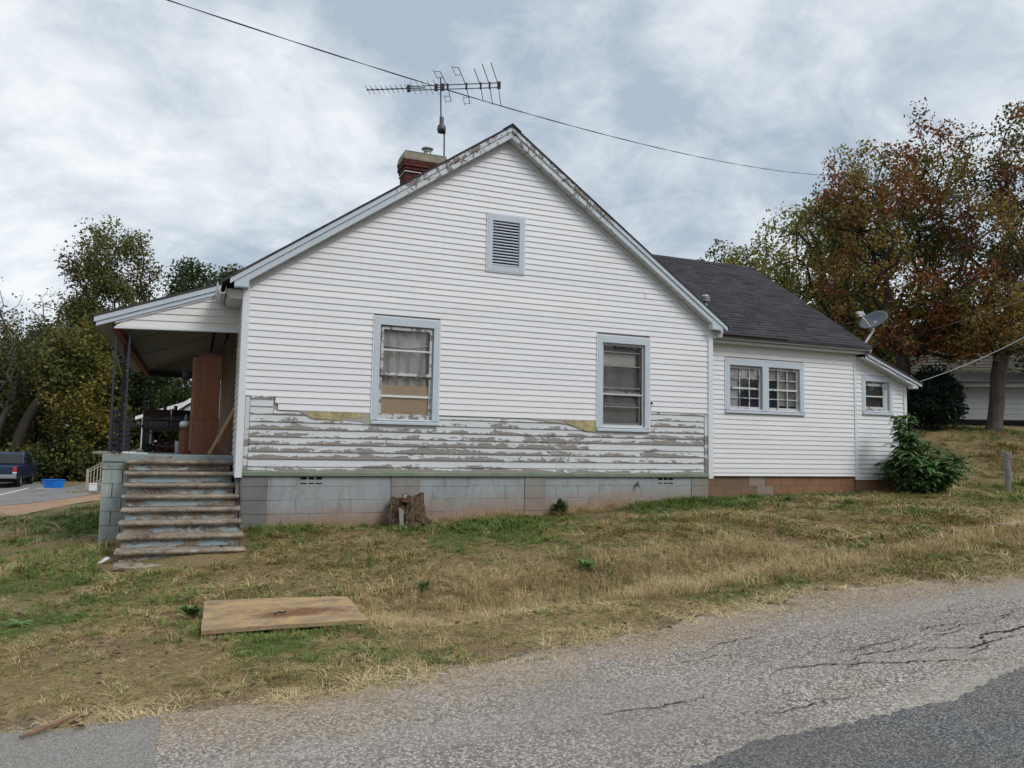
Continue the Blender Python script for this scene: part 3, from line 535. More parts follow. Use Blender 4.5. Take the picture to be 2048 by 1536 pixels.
# gable vent: louvres in a blue frame
x0, x1, z0, z1 = VT; m = MB(); frame(m, x0+.01, x1-.01, z0+.01, z1-.01, .09, -.032, .03, .105, .10); c = m.build('gable_vent', 'trim_blue', gw, bevel=.004)
m = MB(); frame(m, x0-.01, x1+.01, z0-.005, z1+.012, .022, -.026, .0); m.build('channel_trim', 'trim_white', c)
MB().box(x0+.05, x1-.05, .10, .11, z0, z1).build('vent_backing', 'dark_hole', c); MB().box(x0+.09, x1-.09, .085, .092, z1-.24, z1-.10).build('vent_panel', 'rust_red', c)
nl = 15
for i in range(nl):
    zz = z0+.115+(z1-z0-.23)*(i+.5)/nl; w = (x1-x0)/2-.085
    m = MB(); m.add([(xx, yy, zz+dz) for xx in ((x0+x1)/2-w, (x0+x1)/2+w) for yy, dz in ((-.012,-.022),(-.020,-.012),(-.014,.0),(.045,.026),(.05,.020),(-.002,-.012))], [(0,6,7,1),(1,7,8,2),(2,8,9,3),(3,9,10,4),(4,10,11,5),(5,11,6,0),(0,1,2,3,4,5),(11,10,9,8,7,6)])
    m.build('louver', 'trim_blue', c)

# ---- rake trim, soffit, roof of the main house
OV = -.17; EV = .33                                           # overhang forward, overhang past the walls
def rake(x0, x1, d0, d1, y0, y1, mat, name, parent, bev=.004):
    m = MB(); ks = [x0]+([PX] if x0 < PX < x1 else [])+[x1]
    for a, b in zip(ks[:-1], ks[1:]): m.prism([(a,y0,zr(a)+d0),(b,y0,zr(b)+d0),(b,y0,zr(b)+d1),(a,y0,zr(a)+d1)], (0,y1-y0,0))
    return m.build(name, mat, parent, bevel=bev)
rf = MB(); th = .035; LY = 9.6
for sgn in (-1, 1):
    xe = PX+sgn*(PX+EV+.03); rf.prism([(PX,OV-.03,zr(PX)+.285),(xe,OV-.03,3.206+.285-SL*(EV+.03)),(xe,OV-.03,3.206+.285+th-SL*(EV+.03)),(PX,OV-.03,zr(PX)+.285+th)], (0,LY-OV+.3,0))
roof = rf.build('main_roof', 'shingle', HS)
MB().prism([(PX-.16,OV-.04,zr(PX-.16)+.322),(PX,OV-.04,zr(PX)+.322),(PX+.16,OV-.04,zr(PX-.16)+.322),(PX+.16,OV-.04,zr(PX-.16)+.334),(PX,OV-.04,zr(PX)+.340),(PX-.16,OV-.04,zr(PX-.16)+.334)], (0,LY-OV+.3,0)).build('ridge_cap', 'shingle', roof)
xL, xR = -EV+.05, 2*PX+EV
for a, b, mt in ((xL+.02, 2.09, 'trim_blue'),(2.09, PX, 'peel_trim'),(PX, 5.95, 'peel_trim'),(5.95, xR, 'trim_blue')):
    rake(a, b, .205, .288, OV-.02, OV+.01, mt, 'rake_crown', roof); 
    rake(max(a, -.18), min(b, 2*PX+.24), .10, .205, OV, OV+.02, mt, 'rake_board', roof)
rake(.0, PX, .0, .10, -.022, .004, 'soffit', 'frieze_board', roof, .003); rake(PX, 2*PX, .0, .10, -.022, .004, 'soffit', 'frieze_board', roof, .003)
for a, b in ((.0, PX), (PX, 2*PX)):
    n = 14
    for i in range(n):
        p, q = a+(b-a)*i/n+.006, a+(b-a)*(i+1)/n-.006
        rake(p, q, .101, .113, OV+.012, .004, 'soffit', 'soffit_panel', roof, 0)
for a, b, s in ((-.20,-.0,-1),(2*PX,2*PX+.24,1)):            # boxed returns at the eave ends
    zt = lambda x: zr(x)+.204
    m = MB(); m.prism([(a,OV-.004,3.20),(b,OV-.004,3.20),(b,OV-.004,zt(b)),(a,OV-.004,zt(a))], (0,.16,0)); m.build('eave_return', 'trim_blue', roof, bevel=.003)
# eave soffits running back and the short gutter by the porch
MB().prism([(-.05,-.02,3.05),(-.05,-.02,3.19),(-.30,-.02,3.19),(-.30,-.02,3.12),(-.24,-.02,3.05)], (0,.82,0)).build('eave_soffit', 'soffit', roof, bevel=.01)
MB().prism([(-.30,-.12,3.24),(-.31,-.12,3.10),(-.37,-.12,3.085),(-.42,-.12,3.14),(-.43,-.12,3.25),(-.415,-.12,3.25),(-.40,-.12,3.15),(-.36,-.12,3.10),(-.315,-.12,3.115)], (0,.95,0)).build('gutter', 'soffit', roof, bevel=.004)
MB().prism([(8.13,-.0,3.06),(8.13,0,3.19),(8.40,0,3.19),(8.40,0,3.10)], (0,9.6,0)).build('eave_soffit', 'soffit', roof, bevel=.005)
# other walls of the main block
MB().box(-.045, .13, .05, LY, -.9, .5).build('front_foundation', 'block_dark', HS); MB().box(WX0, WX0+.10, .10, LY, .5, 3.22).build('front_wall', 'porch_wall', HS); fwl = HS.children[-1]
MB().box(WX1-.10, WX1, .10, LY, -.1, 3.22).build('side_wall', 'vinyl', HS)
MB().prism([(WX0,LY,-.4),(WX1,LY,-.4),(WX1,LY,3.3),(PX,LY,zr(PX)+.2),(WX0,LY,3.3)], (0,-.1,0)).build('back_wall', 'vinyl', HS)
fwl = [o for o in HS.children if o.name.startswith('front_wall')][0]
for k in range(-1, 27):                                         # vinyl courses round the corner, as far as the porch wall shows them
    za, zb = Z0-k*EX, Z0-(k-1)*EX
    course(fwl, 'vinyl_yellowed', .10, 1.30, za, zb, 0, fx=lambda u, d, z: (WX0-d, u, z), lip=.018)
# ---- foundation of the gable side: piers and infill, block by block
fd = MB().box(.02, 8.06, .004, .25, -.7, .506).build('foundation', 'block_painted', HS)
rowsz = [(.352,.505),(.153,.347),(-.045,.148),(-.244,-.05),(-.443,-.249)]
def blockobj(parent, mat, x0, x1, z0, z1, y, d=.05):
    j = random.uniform(-.003,.003); return MB().box(x0, x1, y+j, y+d, z0, z1).build('concrete_block', mat, parent, bevel=.003)
piers = [(.03,.385,'block_dark'),(2.20,2.655,'block_pier'),(4.425,4.805,'block_pier'),(7.69,8.055,'block_pier')]
for r, (za, zb) in enumerate(rowsz):
    for a, b, mt in piers: blockobj(fd, mt, a+.003, b-.003, za, zb, -.012)
    for a, b in ((.385,2.20),(2.655,4.425),(4.805,7.69)):
        x = a+(.0 if r % 2 == 0 else -.2)
        while x < b-.01:
            p, q = max(x, a), min(x+.405, b)
            if q-p > .03 and not (r == 0 and any(p < v+.2 and q > v-.2 for v in (1.003, 7.15))): blockobj(fd, 'block_painted', p+.002, q-.002, za+.001, zb-.001, .0)
            elif q-p > .03:
                v = 1.003 if p < 4 else 7.15
                if p < v-.19 and q > p: blockobj(fd, 'block_painted', p+.0025, min(q, v-.195)-.0025, za, zb, 0)
                if q > v+.19: blockobj(fd, 'block_painted', max(p, v+.195)+.0025, q-.0025, za, zb, 0)
            x += .405
for v in (1.003, 7.15):                                       # cast vents with six slots
    m = MB(); xs3 = [v-.195, v-.155, v-.065, v-.04, v+.04, v+.065, v+.155, v+.195]; m.box(v-.195, v+.195, .0, .03, .405, .45); m.box(v-.195, v+.195, 0, .03, .352, .385); m.box(v-.195, v+.195, .0, .03, .49, .505)
    for i in (0,2,4,6): m.box(xs3[i], xs3[i+1], 0, .03, .385, .405); m.box(xs3[i], xs3[i+1], .0, .03, .45, .49)
    c = m.build('foundation_vent', 'block_painted', fd); MB().box(v-.19, v+.19, .0015, .003, .36, .50).build('vent_backing', 'dark_hole', c)
m = MB(); m.tube([(6.55,.02,.365),(6.55,-.07,.365),(6.55,-.085,.33)], .013, 8); m.lathe([(.03,0),(.03,.012)], (6.55,-.05,.40), 10); m.tube([(6.55,-.05,.365),(6.55,-.05,.40)], .007, 6); m.build('hose_tap', 'dark_metal', fd)

# ---- rear wing
EY = .8; EX0, EX1 = 8.13, 12.43; WN = (9.055, 11.045, 1.73, 2.825); LW = (12.66, 13.525, 1.815, 2.655); LX1 = 13.93
def ltop(x): return 3.14-(x-12.5)*.375
mb = MB(); wall_cells(mb, EX0, EX1, .5, lambda x: 3.14, [inset((9.055,10.05,1.73,2.825)), inset((10.05,11.045,1.73,2.825))], EY+.002, EY+.1); ew = mb.build('wing_wall', 'backer_grey', HS)
mb = MB(); wall_cells(mb, EX1, LX1, .43, lambda x: ltop(x)-.02, [inset(LW)], EY+.002, EY+.1); lw = mb.build('lean_to_wall', 'backer_grey', HS)
z = .496; first = True
while z < 3.12:
    zb = z+(.064 if first else EX); first = False
    for a, b in segs(8.15, 12.42, z, min(zb, 3.12), [WN]): course(ew, 'vinyl_yellowed' if z > 2.80 else 'vinyl', a, b, z, min(zb, 3.12), EY)
    z = zb
z = .424; first = True
while z < 3.1:
    zb = z+(.05 if first else EX); first = False
    for a, b in segs(12.475, 13.87, z, zb, [LW]): course(lw, 'vinyl', a, b, z, zb, EY, clip=lambda q: (12.475, min(13.87, 12.5+(3.06-q)/.375)))
    z = zb
MB().box(12.42,12.475, EY-.028, EY+.01, .425, 3.10).build('corner_post', 'trim_white', ew, bevel=.004); MB().box(13.865,13.945, EY-.034, EY+.03, .424, 2.56).build('corner_post', 'trim_white', lw, bevel=.005)
MB().box(13.93,13.96, EY+.03, 4.5, .1, 2.52).build('lean_to_side', 'vinyl', HS); MB().box(12.4,13.95,4.4,4.5,.1,2.6).build('lean_to_back', 'vinyl', HS)
MB().prism([(EX1,EY+.1,.1),(EX1,7.8,.1),(EX1,7.8,3.14),(EX1,4.3,5.5),(EX1,EY+.1,3.14)], (-.08,0,0)).build('wing_gable', 'vinyl', HS); MB().box(8.1,12.4,7.7,7.8,.1,3.2).build('wing_back_wall', 'vinyl', HS)
# wing windows: pair with four-row sashes, half of the panes covered, dark navy sheets behind the others
c, _ = casing(WN, EY, ew, .11, .125, .075); MB().box(9.97,10.13,EY-.03,EY+.05,1.80,2.71).build('mullion', 'trim_blue', c, bevel=.004)
cover = {0:['pwg','pww','pnn','pnn','dnn'], 1:['wpg','nww','nww','nww','ndd']}
for u, (a, b) in enumerate(((9.165,9.97),(10.13,10.935))):
    z0, z1 = 1.805, 2.70; y = EY
    m = MB(); frame(m, a, b-.0, z0, z1, .045, y+.03, y+.06, .06, .075); c2 = m.build('sash', 'peel_sash', c, bevel=.003)
    MB().box(a+.045, b-.045, y+.028, y+.062, z0+.425, z0+.465).build('meeting_rail', 'peel_sash', c)
    cols = np.linspace(a+.045, b-.045, 4); rz = [z0+.075, z0+.25, z0+.425, z0+.65, z1-.06]
    rz = [(z0+.075, z0+.243),(z0+.257, z0+.425),(z0+.465, z0+.635),(z0+.649, z1-.06)]
    for i in (1,2): MB().box(cols[i]-.010, cols[i]+.010, y+.034, y+.056, z0+.075, z1-.06).build('muntin', 'peel_sash', c)
    for q in (z0+.25, z0+.642): MB().box(a+.045, b-.045, y+.036, y+.054, q-.009, q+.009).build('muntin', 'peel_sash', c)
    for i in range(3):
        for j in range(4):
            pane(c, cols[i]+.008, cols[i+1]-.008, rz[j][0], rz[j][1], y+.045); k = (u*7+i*3+j*5) % 7
            light = (u == 0 and (i == 0 or j == 3)) or (u == 1 and (i > 0 or j == 3)); mt = ('paper_cover' if (i+j) % 3 else 'curtain') if light else 'navy_backing'
            MB().box(cols[i]-.004, cols[i+1]+.004, y+.066+.012*random.random(), y+.082, rz[j][0]-.008+(.055 if light and j == 0 and u+i != 0 else 0), rz[j][1]+.008).build('pane_cover', mt, c)
c, (a, b, z0, z1) = casing(LW, EY, lw, .085, .105, .075); m = MB(); frame(m, a+.0, b-.10, z0+.05, z1-.03, .04, EY+.025, EY+.055, .07, .06); m.build('sash', 'peel_sash', c, bevel=.003)
MB().box(a+.04, b-.14, EY+.02, EY+.05, (z0+z1)/2-.005, (z0+z1)/2+.018).build('meeting_rail', 'white_paint', c); MB().box(b-.10, b-.02, EY+.02, EY+.09, z0, z1-.02).build('jamb_board', 'peel_sash', c); MB().box(a, b, EY+.01, EY+.06, z0-.0, z0+.05).build('sill_board', 'peel_sash', c)
pane(c, a+.04, b-.14, z0+.11, (z0+z1)/2, EY+.04); pane(c, a+.04, b-.14, (z0+z1)/2+.01, z1-.10, EY+.04); MB().box(a, b-.1, EY+.085, EY+.088, z0, z1).build('insect_screen', 'screen_mesh', c)
# wing foundation
fd2 = MB().box(8.05, 12.45, EY+.036, EY+.2, -.5, .49).build('wing_foundation', 'block_brown', HS); fd3 = MB().box(12.45, 13.9, EY+.011, EY+.2, -.4, .418).build('lean_to_foundation', 'block_clay', HS)
for r, (za, zb) in enumerate([(.30,.492),(.105,.296),(-.09,.101),(-.285,-.094)]):
    x = 8.06-(.2 if r % 2 else 0)
    while x < 12.42:
        p, q = max(x, 8.06), min(x+.40, 12.44)
        if q-p > .03: blockobj(fd2, 'block_brown' if q < 9.9 else ('block_pier' if q < 10.4 else 'block_clay'), p+.0025, q-.0025, za, zb, EY+.03)
        x += .40
for r, (za, zb) in enumerate([(.225,.415),(.03,.221),(-.165,.026)]):
    x = 12.46-(.2 if r % 2 else 0)
    while x < 13.88:
        p, q = max(x, 12.46), min(x+.40, 13.89)
        if q-p > .03: blockobj(fd3, 'block_clay', p+.0025, q-.0025, za, zb, EY+.005)
        x += .40
# wing roof: front slope laid in courses up to the ridge, valley against the main roof
RY, RZ, VY, VZ = 4.3, 5.76, EY-.28, 3.235; nc = 34
wr = MB(); wr.prism([(5.2,RY,RZ-.05),(12.68,RY,RZ-.05),(12.68,VY,VZ-.04),(8.3,VY,VZ-.04)], (0,.0,.035)); wr.prism([(5.2,RY,RZ-.05),(12.68,RY,RZ-.05),(12.68,8.1,3.2),(5.2,8.1,3.2)], (0,0,.04)); wr = wr.build('wing_roof', 'shingle', HS)
m = MB(); rr = random.Random(3)
for i in range(nc):
    t0, t1 = i/nc, (i+1.25)/nc; t1 = min(t1, 1.0); P = lambda t: (VY+(RY-VY)*t, VZ+(RZ-VZ)*t)
    xa_ = 8.34-3.1*t0; x = xa_-rr.random()*.3
    while x < 12.69:
        w = .31; a, b = max(x, xa_), min(x+w-.004, 12.69); x += w
        if b-a < .02: continue
        (ya, za), (yb, zb) = P(t0), P(t1); dz = .019+rr.random()*.007; dr = rr.uniform(-.004,.004)
        m.add([(a,ya+dr,za-.006),(b,ya+dr,za-.006),(b,ya+dr,za+dz),(a,ya+dr,za+dz),(a,yb,zb+.002),(b,yb,zb+.002)], [(0,1,2,3),(3,2,5,4),(0,3,4),(1,5,2)])
o = m.build('shingle_courses', 'shingle', wr, kind='stuff')
MB().prism([(5.2,RY-.12,RZ-.06),(5.2,RY,RZ+.03),(5.2,RY+.12,RZ-.06)], (7.49,0,0)).build('ridge_cap', 'shingle', wr)
m = MB(); m.box(8.16, 12.70, VY+.03, VY+.06, 3.165, 3.222); m.box(8.16, 12.64, VY+.10, VY+.125, 3.105, 3.165); m.build('eave_fascia', 'soffit', wr, bevel=.005)
MB().box(8.16, 12.60, VY+.11, EY, 3.108, 3.122).build('eave_soffit', 'soffit', wr)
MB().tube([(8.2,VY+.0,3.26),(9.3,VY-.01,3.262),(10.4,VY-.0,3.258)], .022, 7).build('debris_roll', 'roof_dark', wr)
for d, yy in ((0,0),):
    MB().prism([(12.66,VY+.04,VZ-.10),(12.66,VY+.04,VZ-.0),(12.66,RY,RZ-.02),(12.66,RY,RZ-.14)], (.035,0,0)).build('rake_board', 'white_weathered', wr, bevel=.003)
# lean-to roof with its trim and the loose black cable along it
lr = MB().prism([(12.44,EY-.24,ltop(12.44)+.035),(14.22,EY-.24,ltop(14.22)+.035),(14.22,EY-.24,ltop(14.22)+.062),(12.44,EY-.24,ltop(12.44)+.062)], (0,4.2,0)).build('lean_to_roof', 'roof_dark', HS)
def lrake(x0, x1, d0, d1, y0, y1, mat): return MB().prism([(x0,y0,ltop(x0)+d0),(x1,y0,ltop(x1)+d0),(x1,y0,ltop(x1)+d1),(x0,y0,ltop(x0)+d1)], (0,y1-y0,0)).build('rake_board', mat, lr, bevel=.003)
lrake(12.60, 14.20, -.03, .038, EY-.22, EY-.19, 'trim_blue'); lrake(12.58, 14.10, -.10, -.03, EY-.20, EY-.18, 'trim_white'); lrake(12.5, 14.0, -.11, -.095, EY-.19, EY, 'soffit')
MB().box(13.95, 14.10, EY-.198, EY-.06, 2.43, 2.50).build('eave_return', 'trim_white', lr, bevel=.003)
m = MB(); pts = [(12.60,EY-.24,3.14),(12.585,EY-.245,3.06),(12.62,EY-.24,3.0)]+[(12.7+i*.1, EY-.235, ltop(12.7+i*.1)-.075-.018*math.sin(i*.9)) for i in range(15)]; m.tube(pts, .009, 5); m.build('service_cable', 'cable_black', lr)
# roof vent pipe on the wing
c = MB().lathe([(.045,-.4),(.045,.10)], (9.22,1.65,4.06), 12).build('vent_pipe', 'galvanised', wr, smooth=True)
MB().lathe([(.05,0),(.10,.01),(.10,.035),(.055,.04),(.055,.055),(.10,.06),(.10,.085),(.055,.09),(.055,.10),(.09,.105),(.07,.135),(.02,.15)], (9.22,1.65,4.12), 14).build('vent_cap', 'galvanised', c)

# ---- chimney
CX0, CX1, CY0, CY1 = 3.27, 4.14, 4.0, 4.5
ch = MB().box(CX0+.03, CX1-.03, CY0+.03, CY1-.03, 5.6, 7.05).build('chimney', 'mortar', HS)
bme = {}
def brick(x, y, z, lx, ly, key):
    if key not in bme:
        m = MB().box(-lx/2, lx/2, -ly/2, ly/2, -.029, .029); me = bpy.data.meshes.new('brick'); me.from_pydata(m.v, [], m.f); me.materials.append(M['brick']); bme[key] = me
    o = bpy.data.objects.new('brick', bme[key]); COL.objects.link(o); o.parent = ch; Lp = parent_org(ch); o.location = (x-Lp[0]+random.uniform(-.002,.002), y-Lp[1]+random.uniform(-.002,.002), z-Lp[2])
zc_, r = 5.86, 0
while zc_ < 7.05:
    ov = 0 if zc_ < 6.84 else (.025 if zc_ < 6.91 else .05)
    x0, x1, y0, y1 = CX0-ov, CX1+ov, CY0-ov, CY1+ov
    for face in range(4):
        Lg = (x1-x0) if face % 2 == 0 else (y1-y0)-.2; n = round(Lg/.205); bw = Lg/n; sh = .0 if r % 2 == 0 else .5
        for i in range(n+(1 if sh else 0)):
            u0, u1 = max(0, (i-sh)*bw), min(Lg, (i+1-sh)*bw)
            if u1-u0 < .03: continue
            u, l = (u0+u1)/2, u1-u0-.010; k = (round(l, 3), face % 2)
            if face == 0: brick(x0+u, y0+.05, zc_, l, .1, k)
            elif face == 2: brick(x0+u, y1-.05, zc_, l, .1, k)
            elif face == 1: brick(x0+.05, y0+.1+u, zc_, .1, l, k)
            else: brick(x1-.05, y0+.1+u, zc_, .1, l, k)
    zc_ += .0685; r += 1
m = MB(); m.box(CX0-.028, CX1+.028, CY0-.028, CY1+.028, 6.798, 6.812); m.build('white_band', 'white_paint', ch)
m = MB(); a = [(CX0-.06,CY0-.06),(CX1+.06,CY0-.06),(CX1+.06,CY1+.06),(CX0-.06,CY1+.06)]; b = [(CX0-.03,CY0-.03),(CX1+.03,CY0-.03),(CX1+.03,CY1+.03),(CX0-.03,CY1+.03)]
m.add([(x,y,7.06) for x,y in a]+[(x,y,7.10) for x,y in a]+[(x,y,7.24) for x,y in b], [(3,2,1,0),(8,9,10,11)]+[(i+4*k,(i+1)%4+4*k,(i+1)%4+4*k+4,i+4*k+4) for k in (0,1) for i in range(4)]); m.build('chimney_crown', 'crown_mortar', ch, bevel=.01)
MB().box(CX0-.02,CX1+.02,CY0-.02,CY1+.02,7.243,7.262).build('crown_cap', 'dish_grey', ch)
c = MB().lathe([(.09,0),(.09,.09),(.075,.095),(.075,.11),(.085,.115),(.085,.17)], (3.80,4.22,7.262), 16).build('flue_pipe', 'galvanised', ch, smooth=True); MB().lathe([(.085,0),(.13,.012),(.13,.03),(.05,.045)], (3.80,4.22,7.432), 16).build('flue_cap', 'galvanised', c)

# ---- porch
PY0, PY1, FZ = .85, 9.2, .78; QX = -1.83
def pz(x): return 2.772+.372*(x+2.05)                      # top of porch roof
pr = MB().prism([(-2.07,PY0-.05,pz(-2.07)-.01),(-.02,PY0-.05,pz(-.02)-.01),(-.02,PY0-.05,pz(-.02)+.022),(-2.07,PY0-.05,pz(-2.07)+.022)], (0,PY1-PY0+.3,0)).build('porch_roof', 'roof_dark', HS)
def prk(x0, x1, d0, d1, y0, y1, mat, nm): return MB().prism([(x0,y0,pz(x0)+d0),(x1,y0,pz(x1)+d0),(x1,y0,pz(x1)+d1),(x0,y0,pz(x0)+d1)], (0,y1-y0,0)).build(nm, mat, pr, bevel=.003)
prk(-2.05,-.34,-.09,-.012,PY0-.04,PY0-.01,'trim_blue','rake_crown'); prk(-2.02,-.30,-.155,-.09,PY0-.02,PY0+.0,'trim_blue','rake_board'); prk(-1.78,-.06,-.185,-.155,PY0+.0,PY0+.03,'trim_white','frieze_board')
def ptop(z): return (-2.05+(z-2.772+.17)/.372)
ti = MB().prism([(-1.77,PY0+.032,2.63),(-.07,PY0+.032,2.69),(-.07,PY0+.032,pz(-.07)-.16),(-1.77,PY0+.032,pz(-1.77)-.16)], (0,.05,0)).build('porch_gable', 'backer_grey', HS)
MB().prism([(-1.785,PY0-.004,2.615),(-.055,PY0-.004,2.675),(-.055,PY0-.004,2.70),(-1.785,PY0-.004,2.64)], (0,.09,0)).build('bottom_trim', 'trim_white', ti, bevel=.003)
z = 2.70
for i, (za, zb) in enumerate([(2.645,2.755),(2.755,2.862),(2.862,2.969),(2.969,3.076),(3.076,3.18),(3.18,3.28)]):
    m = MB(); xa0 = max(-1.765, ptop(za)); xb0 = max(-1.765, ptop(zb)); dz = lambda x: (x+1.77)/1.7*.055; y = PY0+.03
    v = []
    for x, xt in ((xa0, xb0), (-.075, -.075)): v += [(x,y,za+dz(x)),(x,y-.017,za+dz(x)),(x,y-.017,za+.007+dz(x)),(xt,y-.003,zb+.006+dz(xt))]
    if xb0 < -.1: m.add(v, [(0,4,5,1),(1,5,6,2),(2,6,7,3),(0,1,2,3),(7,6,5,4)]); m.build('siding_board', 'vinyl_yellowed', ti)
MB().box(-.085,-.055,PY0-.012,PY0+.06,2.68,3.32).build('corner_post', 'trim_white', ti)
m = MB(); m.prism([(-2.03,PY0,pz(-2.03)-.14),(-.06,PY0,pz(-.06)-.14),(-.06,PY0,pz(-.06)-.12),(-2.03,PY0,pz(-2.03)-.12)], (0,PY1-PY0,0)); m.build('porch_ceiling', 'ceiling_board', pr)
for yy in (3.4,5.9,8.3): MB().prism([(-1.9,yy,pz(-1.9)-.152),(-.06,yy,pz(-.06)-.152),(-.06,yy,pz(-.06)-.142),(-1.9,yy,pz(-1.9)-.142)], (0,.05,0)).build('ceiling_batten', 'ceiling_board', pr)
MB().box(-1.80,-1.70,PY0+.09,PY1,2.56,2.68).build('porch_beam', 'rust_red', pr, bevel=.006); MB().box(-1.8,-.06,PY1-.1,PY1,2.56,2.70).build('end_beam', 'dark_metal', pr); MB().prism([(-1.8,PY1-.06,2.70),(-.06,PY1-.06,2.70),(-.06,PY1-.06,pz(-.06)-.15),(-1.8,PY1-.06,pz(-1.8)-.15)], (0,.05,0)).build('end_gable', 'ceiling_board', pr)
m = MB(); m.prism([(-2.06,PY0,pz(-2.06)-.10),(-2.06,PY0,pz(-2.06)-.005),(-2.10,PY0,pz(-2.06)-.005),(-2.10,PY0,pz(-2.06)-.07)], (0,PY1-PY0,0)); m.build('porch_gutter', 'dark_metal', pr)
MB().prism([(-2.09,4.6,2.62),(-2.09,5.3,2.50),(-2.09,5.9,2.40),(-2.09,5.9,2.66),(-2.09,4.6,2.70)], (.03,0,0)).build('hanging_trim', 'soffit', pr)
pf = MB().box(QX+.01, -.05, PY0+.04, PY1, -.9, .55).build('porch_base', 'mortar', HS)
m = MB(); m.box(QX-.01, -.075, PY0-.01, PY1, .665, FZ); m.box(QX, -.075, PY0+.005, PY1, .555, .662); m.build('porch_slab', 'slab_edge', pf, bevel=.012)
MB().box(QX-.14, QX+.10, PY0+.02, PY0+.9, FZ+.003, FZ+.03).build('loose_board', 'grey_wood', pf)
for r, (za, zb) in enumerate([(.355,.55),(.155,.35),(-.045,.15),(-.245,-.05),(-.445,-.25),(-.645,-.45)]):
    for a, b in (((QX,-1.56),(-1.555,-1.16)) if r % 2 == 0 else ((QX,-1.69),(-1.685,-1.28))): blockobj(pf, 'block_green', a+.003, b-.003, za, zb, PY0)
    y = PY0+(.055 if r % 2 else -.15)
    for i in range(4):
        a, b = max(y+.4*i, PY0+.055), y+.4*i+.395; m = MB().box(QX-.002, QX+.05, a, b, za, zb).build('concrete_block', 'block_green', pf, bevel=.005)
# wrought iron corner columns
def iron(x, y, lx, ly, ztop=2.62):
    c = thing('iron_column', (x, y, FZ), '', 'column'); m = MB()
    for i in (0, 1): m.box(x+lx*i-.014, x+lx*i+.014, y+ly*i-.014, y+ly*i+.014, FZ, ztop)
    m.build('bar', 'iron_paint', c)
    for zz, s in ((2.20,-1),):
        pts = []
        for k in range(22):
            a = k*.38; rad = .075*(1-k/26); pts.append((x+lx/2+(lx and 1)*rad*math.cos(a)*(1 if lx else 0), y+ly/2+(rad*math.cos(a) if ly else 0), zz+s*rad*math.sin(a)))
        MB().tube(pts, .008, 5).build('scroll', 'iron_paint', c)
    for zz in (FZ+.02, ztop-.03): MB().box(min(x,x+lx)-.02, max(x,x+lx)+.02, min(y,y+ly)-.02, max(y,y+ly)+.02, zz, zz+.012).build('plate', 'iron_paint', c)
    return c
iron(-1.765,.98,.185,0)['label'] = 'dark iron porch column nearest the steps, under the porch gable'
iron(-1.765,2.55,0,.22)['label'] = 'second dark iron porch column behind the nearest one'
iron(-1.765,8.9,.2,0)['label'] = 'thin iron column at the far end of the porch'

# ================================================================== STEPS
STZ = [.703,.543,.390,.246,.091,-.056,-.206,-.357,-.498]; STX = [(-1.527,-.05),(-1.507,-.04),(-1.492,-.017),(-1.486,-.002),(-1.47,.012),(-1.465,.022),(-1.459,.034),(-1.454,.046),(-1.439,.03)]
ST = thing('porch_steps', (-.8,-.5,-.5), 'worn concrete porch steps with flaking pale blue paint', 'steps')
core = MB()
for k in range(9):
    yn = .66-.265*k; zt = STZ[k]; SX0, SX1 = STX[k]
    rj = random.Random(k); n = 26; m = MB(); prof = [(0,-.062),(-.022,-.060),(-.036,-.040),(-.036,-.022),(-.020,-.003),(.0,.0),(.31,.0),(.31,-.062)]
    xs3 = [SX0+(SX1-SX0)*i/n for i in range(n+1)]; vs = []
    for i, x in enumerate(xs3):
        jj = rj.uniform(-.007,.006); jz = rj.uniform(-.007,.002)
        if k == 7 and i > 20: jz -= .01
        vs += [(x+(rj.uniform(-.006,.006) if i in (0,n) else 0), yn+.034+p[0]+(jj if p[0] < 0 else 0), zt+p[1]+(jz if p[1] > -.04 else 0)) for p in prof]
    P_ = len(prof); m.add(vs, [(i*P_+q, i*P_+(q+1) % P_, (i+1)*P_+(q+1) % P_, (i+1)*P_+q) for i in range(n) for q in range(P_)]+[tuple(range(P_-1,-1,-1)), tuple(n*P_+q for q in range(P_))])
    m.build('tread', 'step_tread', ST, smooth=False)
    if k < 9:
        MB().box(SX0+.05, SX1-.05, yn+.055, yn+.12, zt-.155, zt-.060).build('riser', 'step_riser', ST, bevel=.006)
        core.box(SX0+.055, SX1-.055, yn+.10, PY0-.005, zt-.30-.12*k, zt-.063)
core.build('step_core', 'block_dark', ST)

# ================================================================== THINGS ON THE PORCH
c = thing('tall_cabinet', (-.45,1.6,FZ), 'tall brown wooden cabinet standing on the porch', 'cabinet')
MB().box(-.655,-.275,1.3,1.85,FZ,1.335).build('lower_case', 'cabinet_wood', c, bevel=.006); MB().box(-.64,-.28,1.315,1.85,1.338,2.335).build('upper_case', 'cabinet_wood', c, bevel=.006)
MB().box(-.665,-.27,1.29,1.86,1.325,1.347).build('rail', 'cabinet_wood', c, bevel=.004); MB().box(-.665,-.27,1.29,1.86,2.335,2.36).build('top_board', 'cabinet_wood', c, bevel=.004); MB().box(-.70,-.64,1.33,1.80,FZ+.05,2.3).build('door', 'board_dark', c)
for zz in (1.2, 1.9): MB().lathe([(.012,0),(.014,.02)], (-.70,1.4,zz), 8, (-1,0,0)).build('knob', 'dark_metal', c)
c = thing('low_cabinet', (-.7,1.7,FZ), 'low brown cabinet beside the tall one on the porch', 'cabinet')
MB().box(-.83,-.665,1.5,1.9,FZ,1.19).build('case', 'cabinet_wood', c, bevel=.005); MB().box(-.85,-.67,1.48,1.92,1.19,1.205).build('top_board', 'cabinet_wood', c); MB().box(-.845,-.83,1.52,1.88,FZ+.04,1.17).build('door', 'board_dark', c)
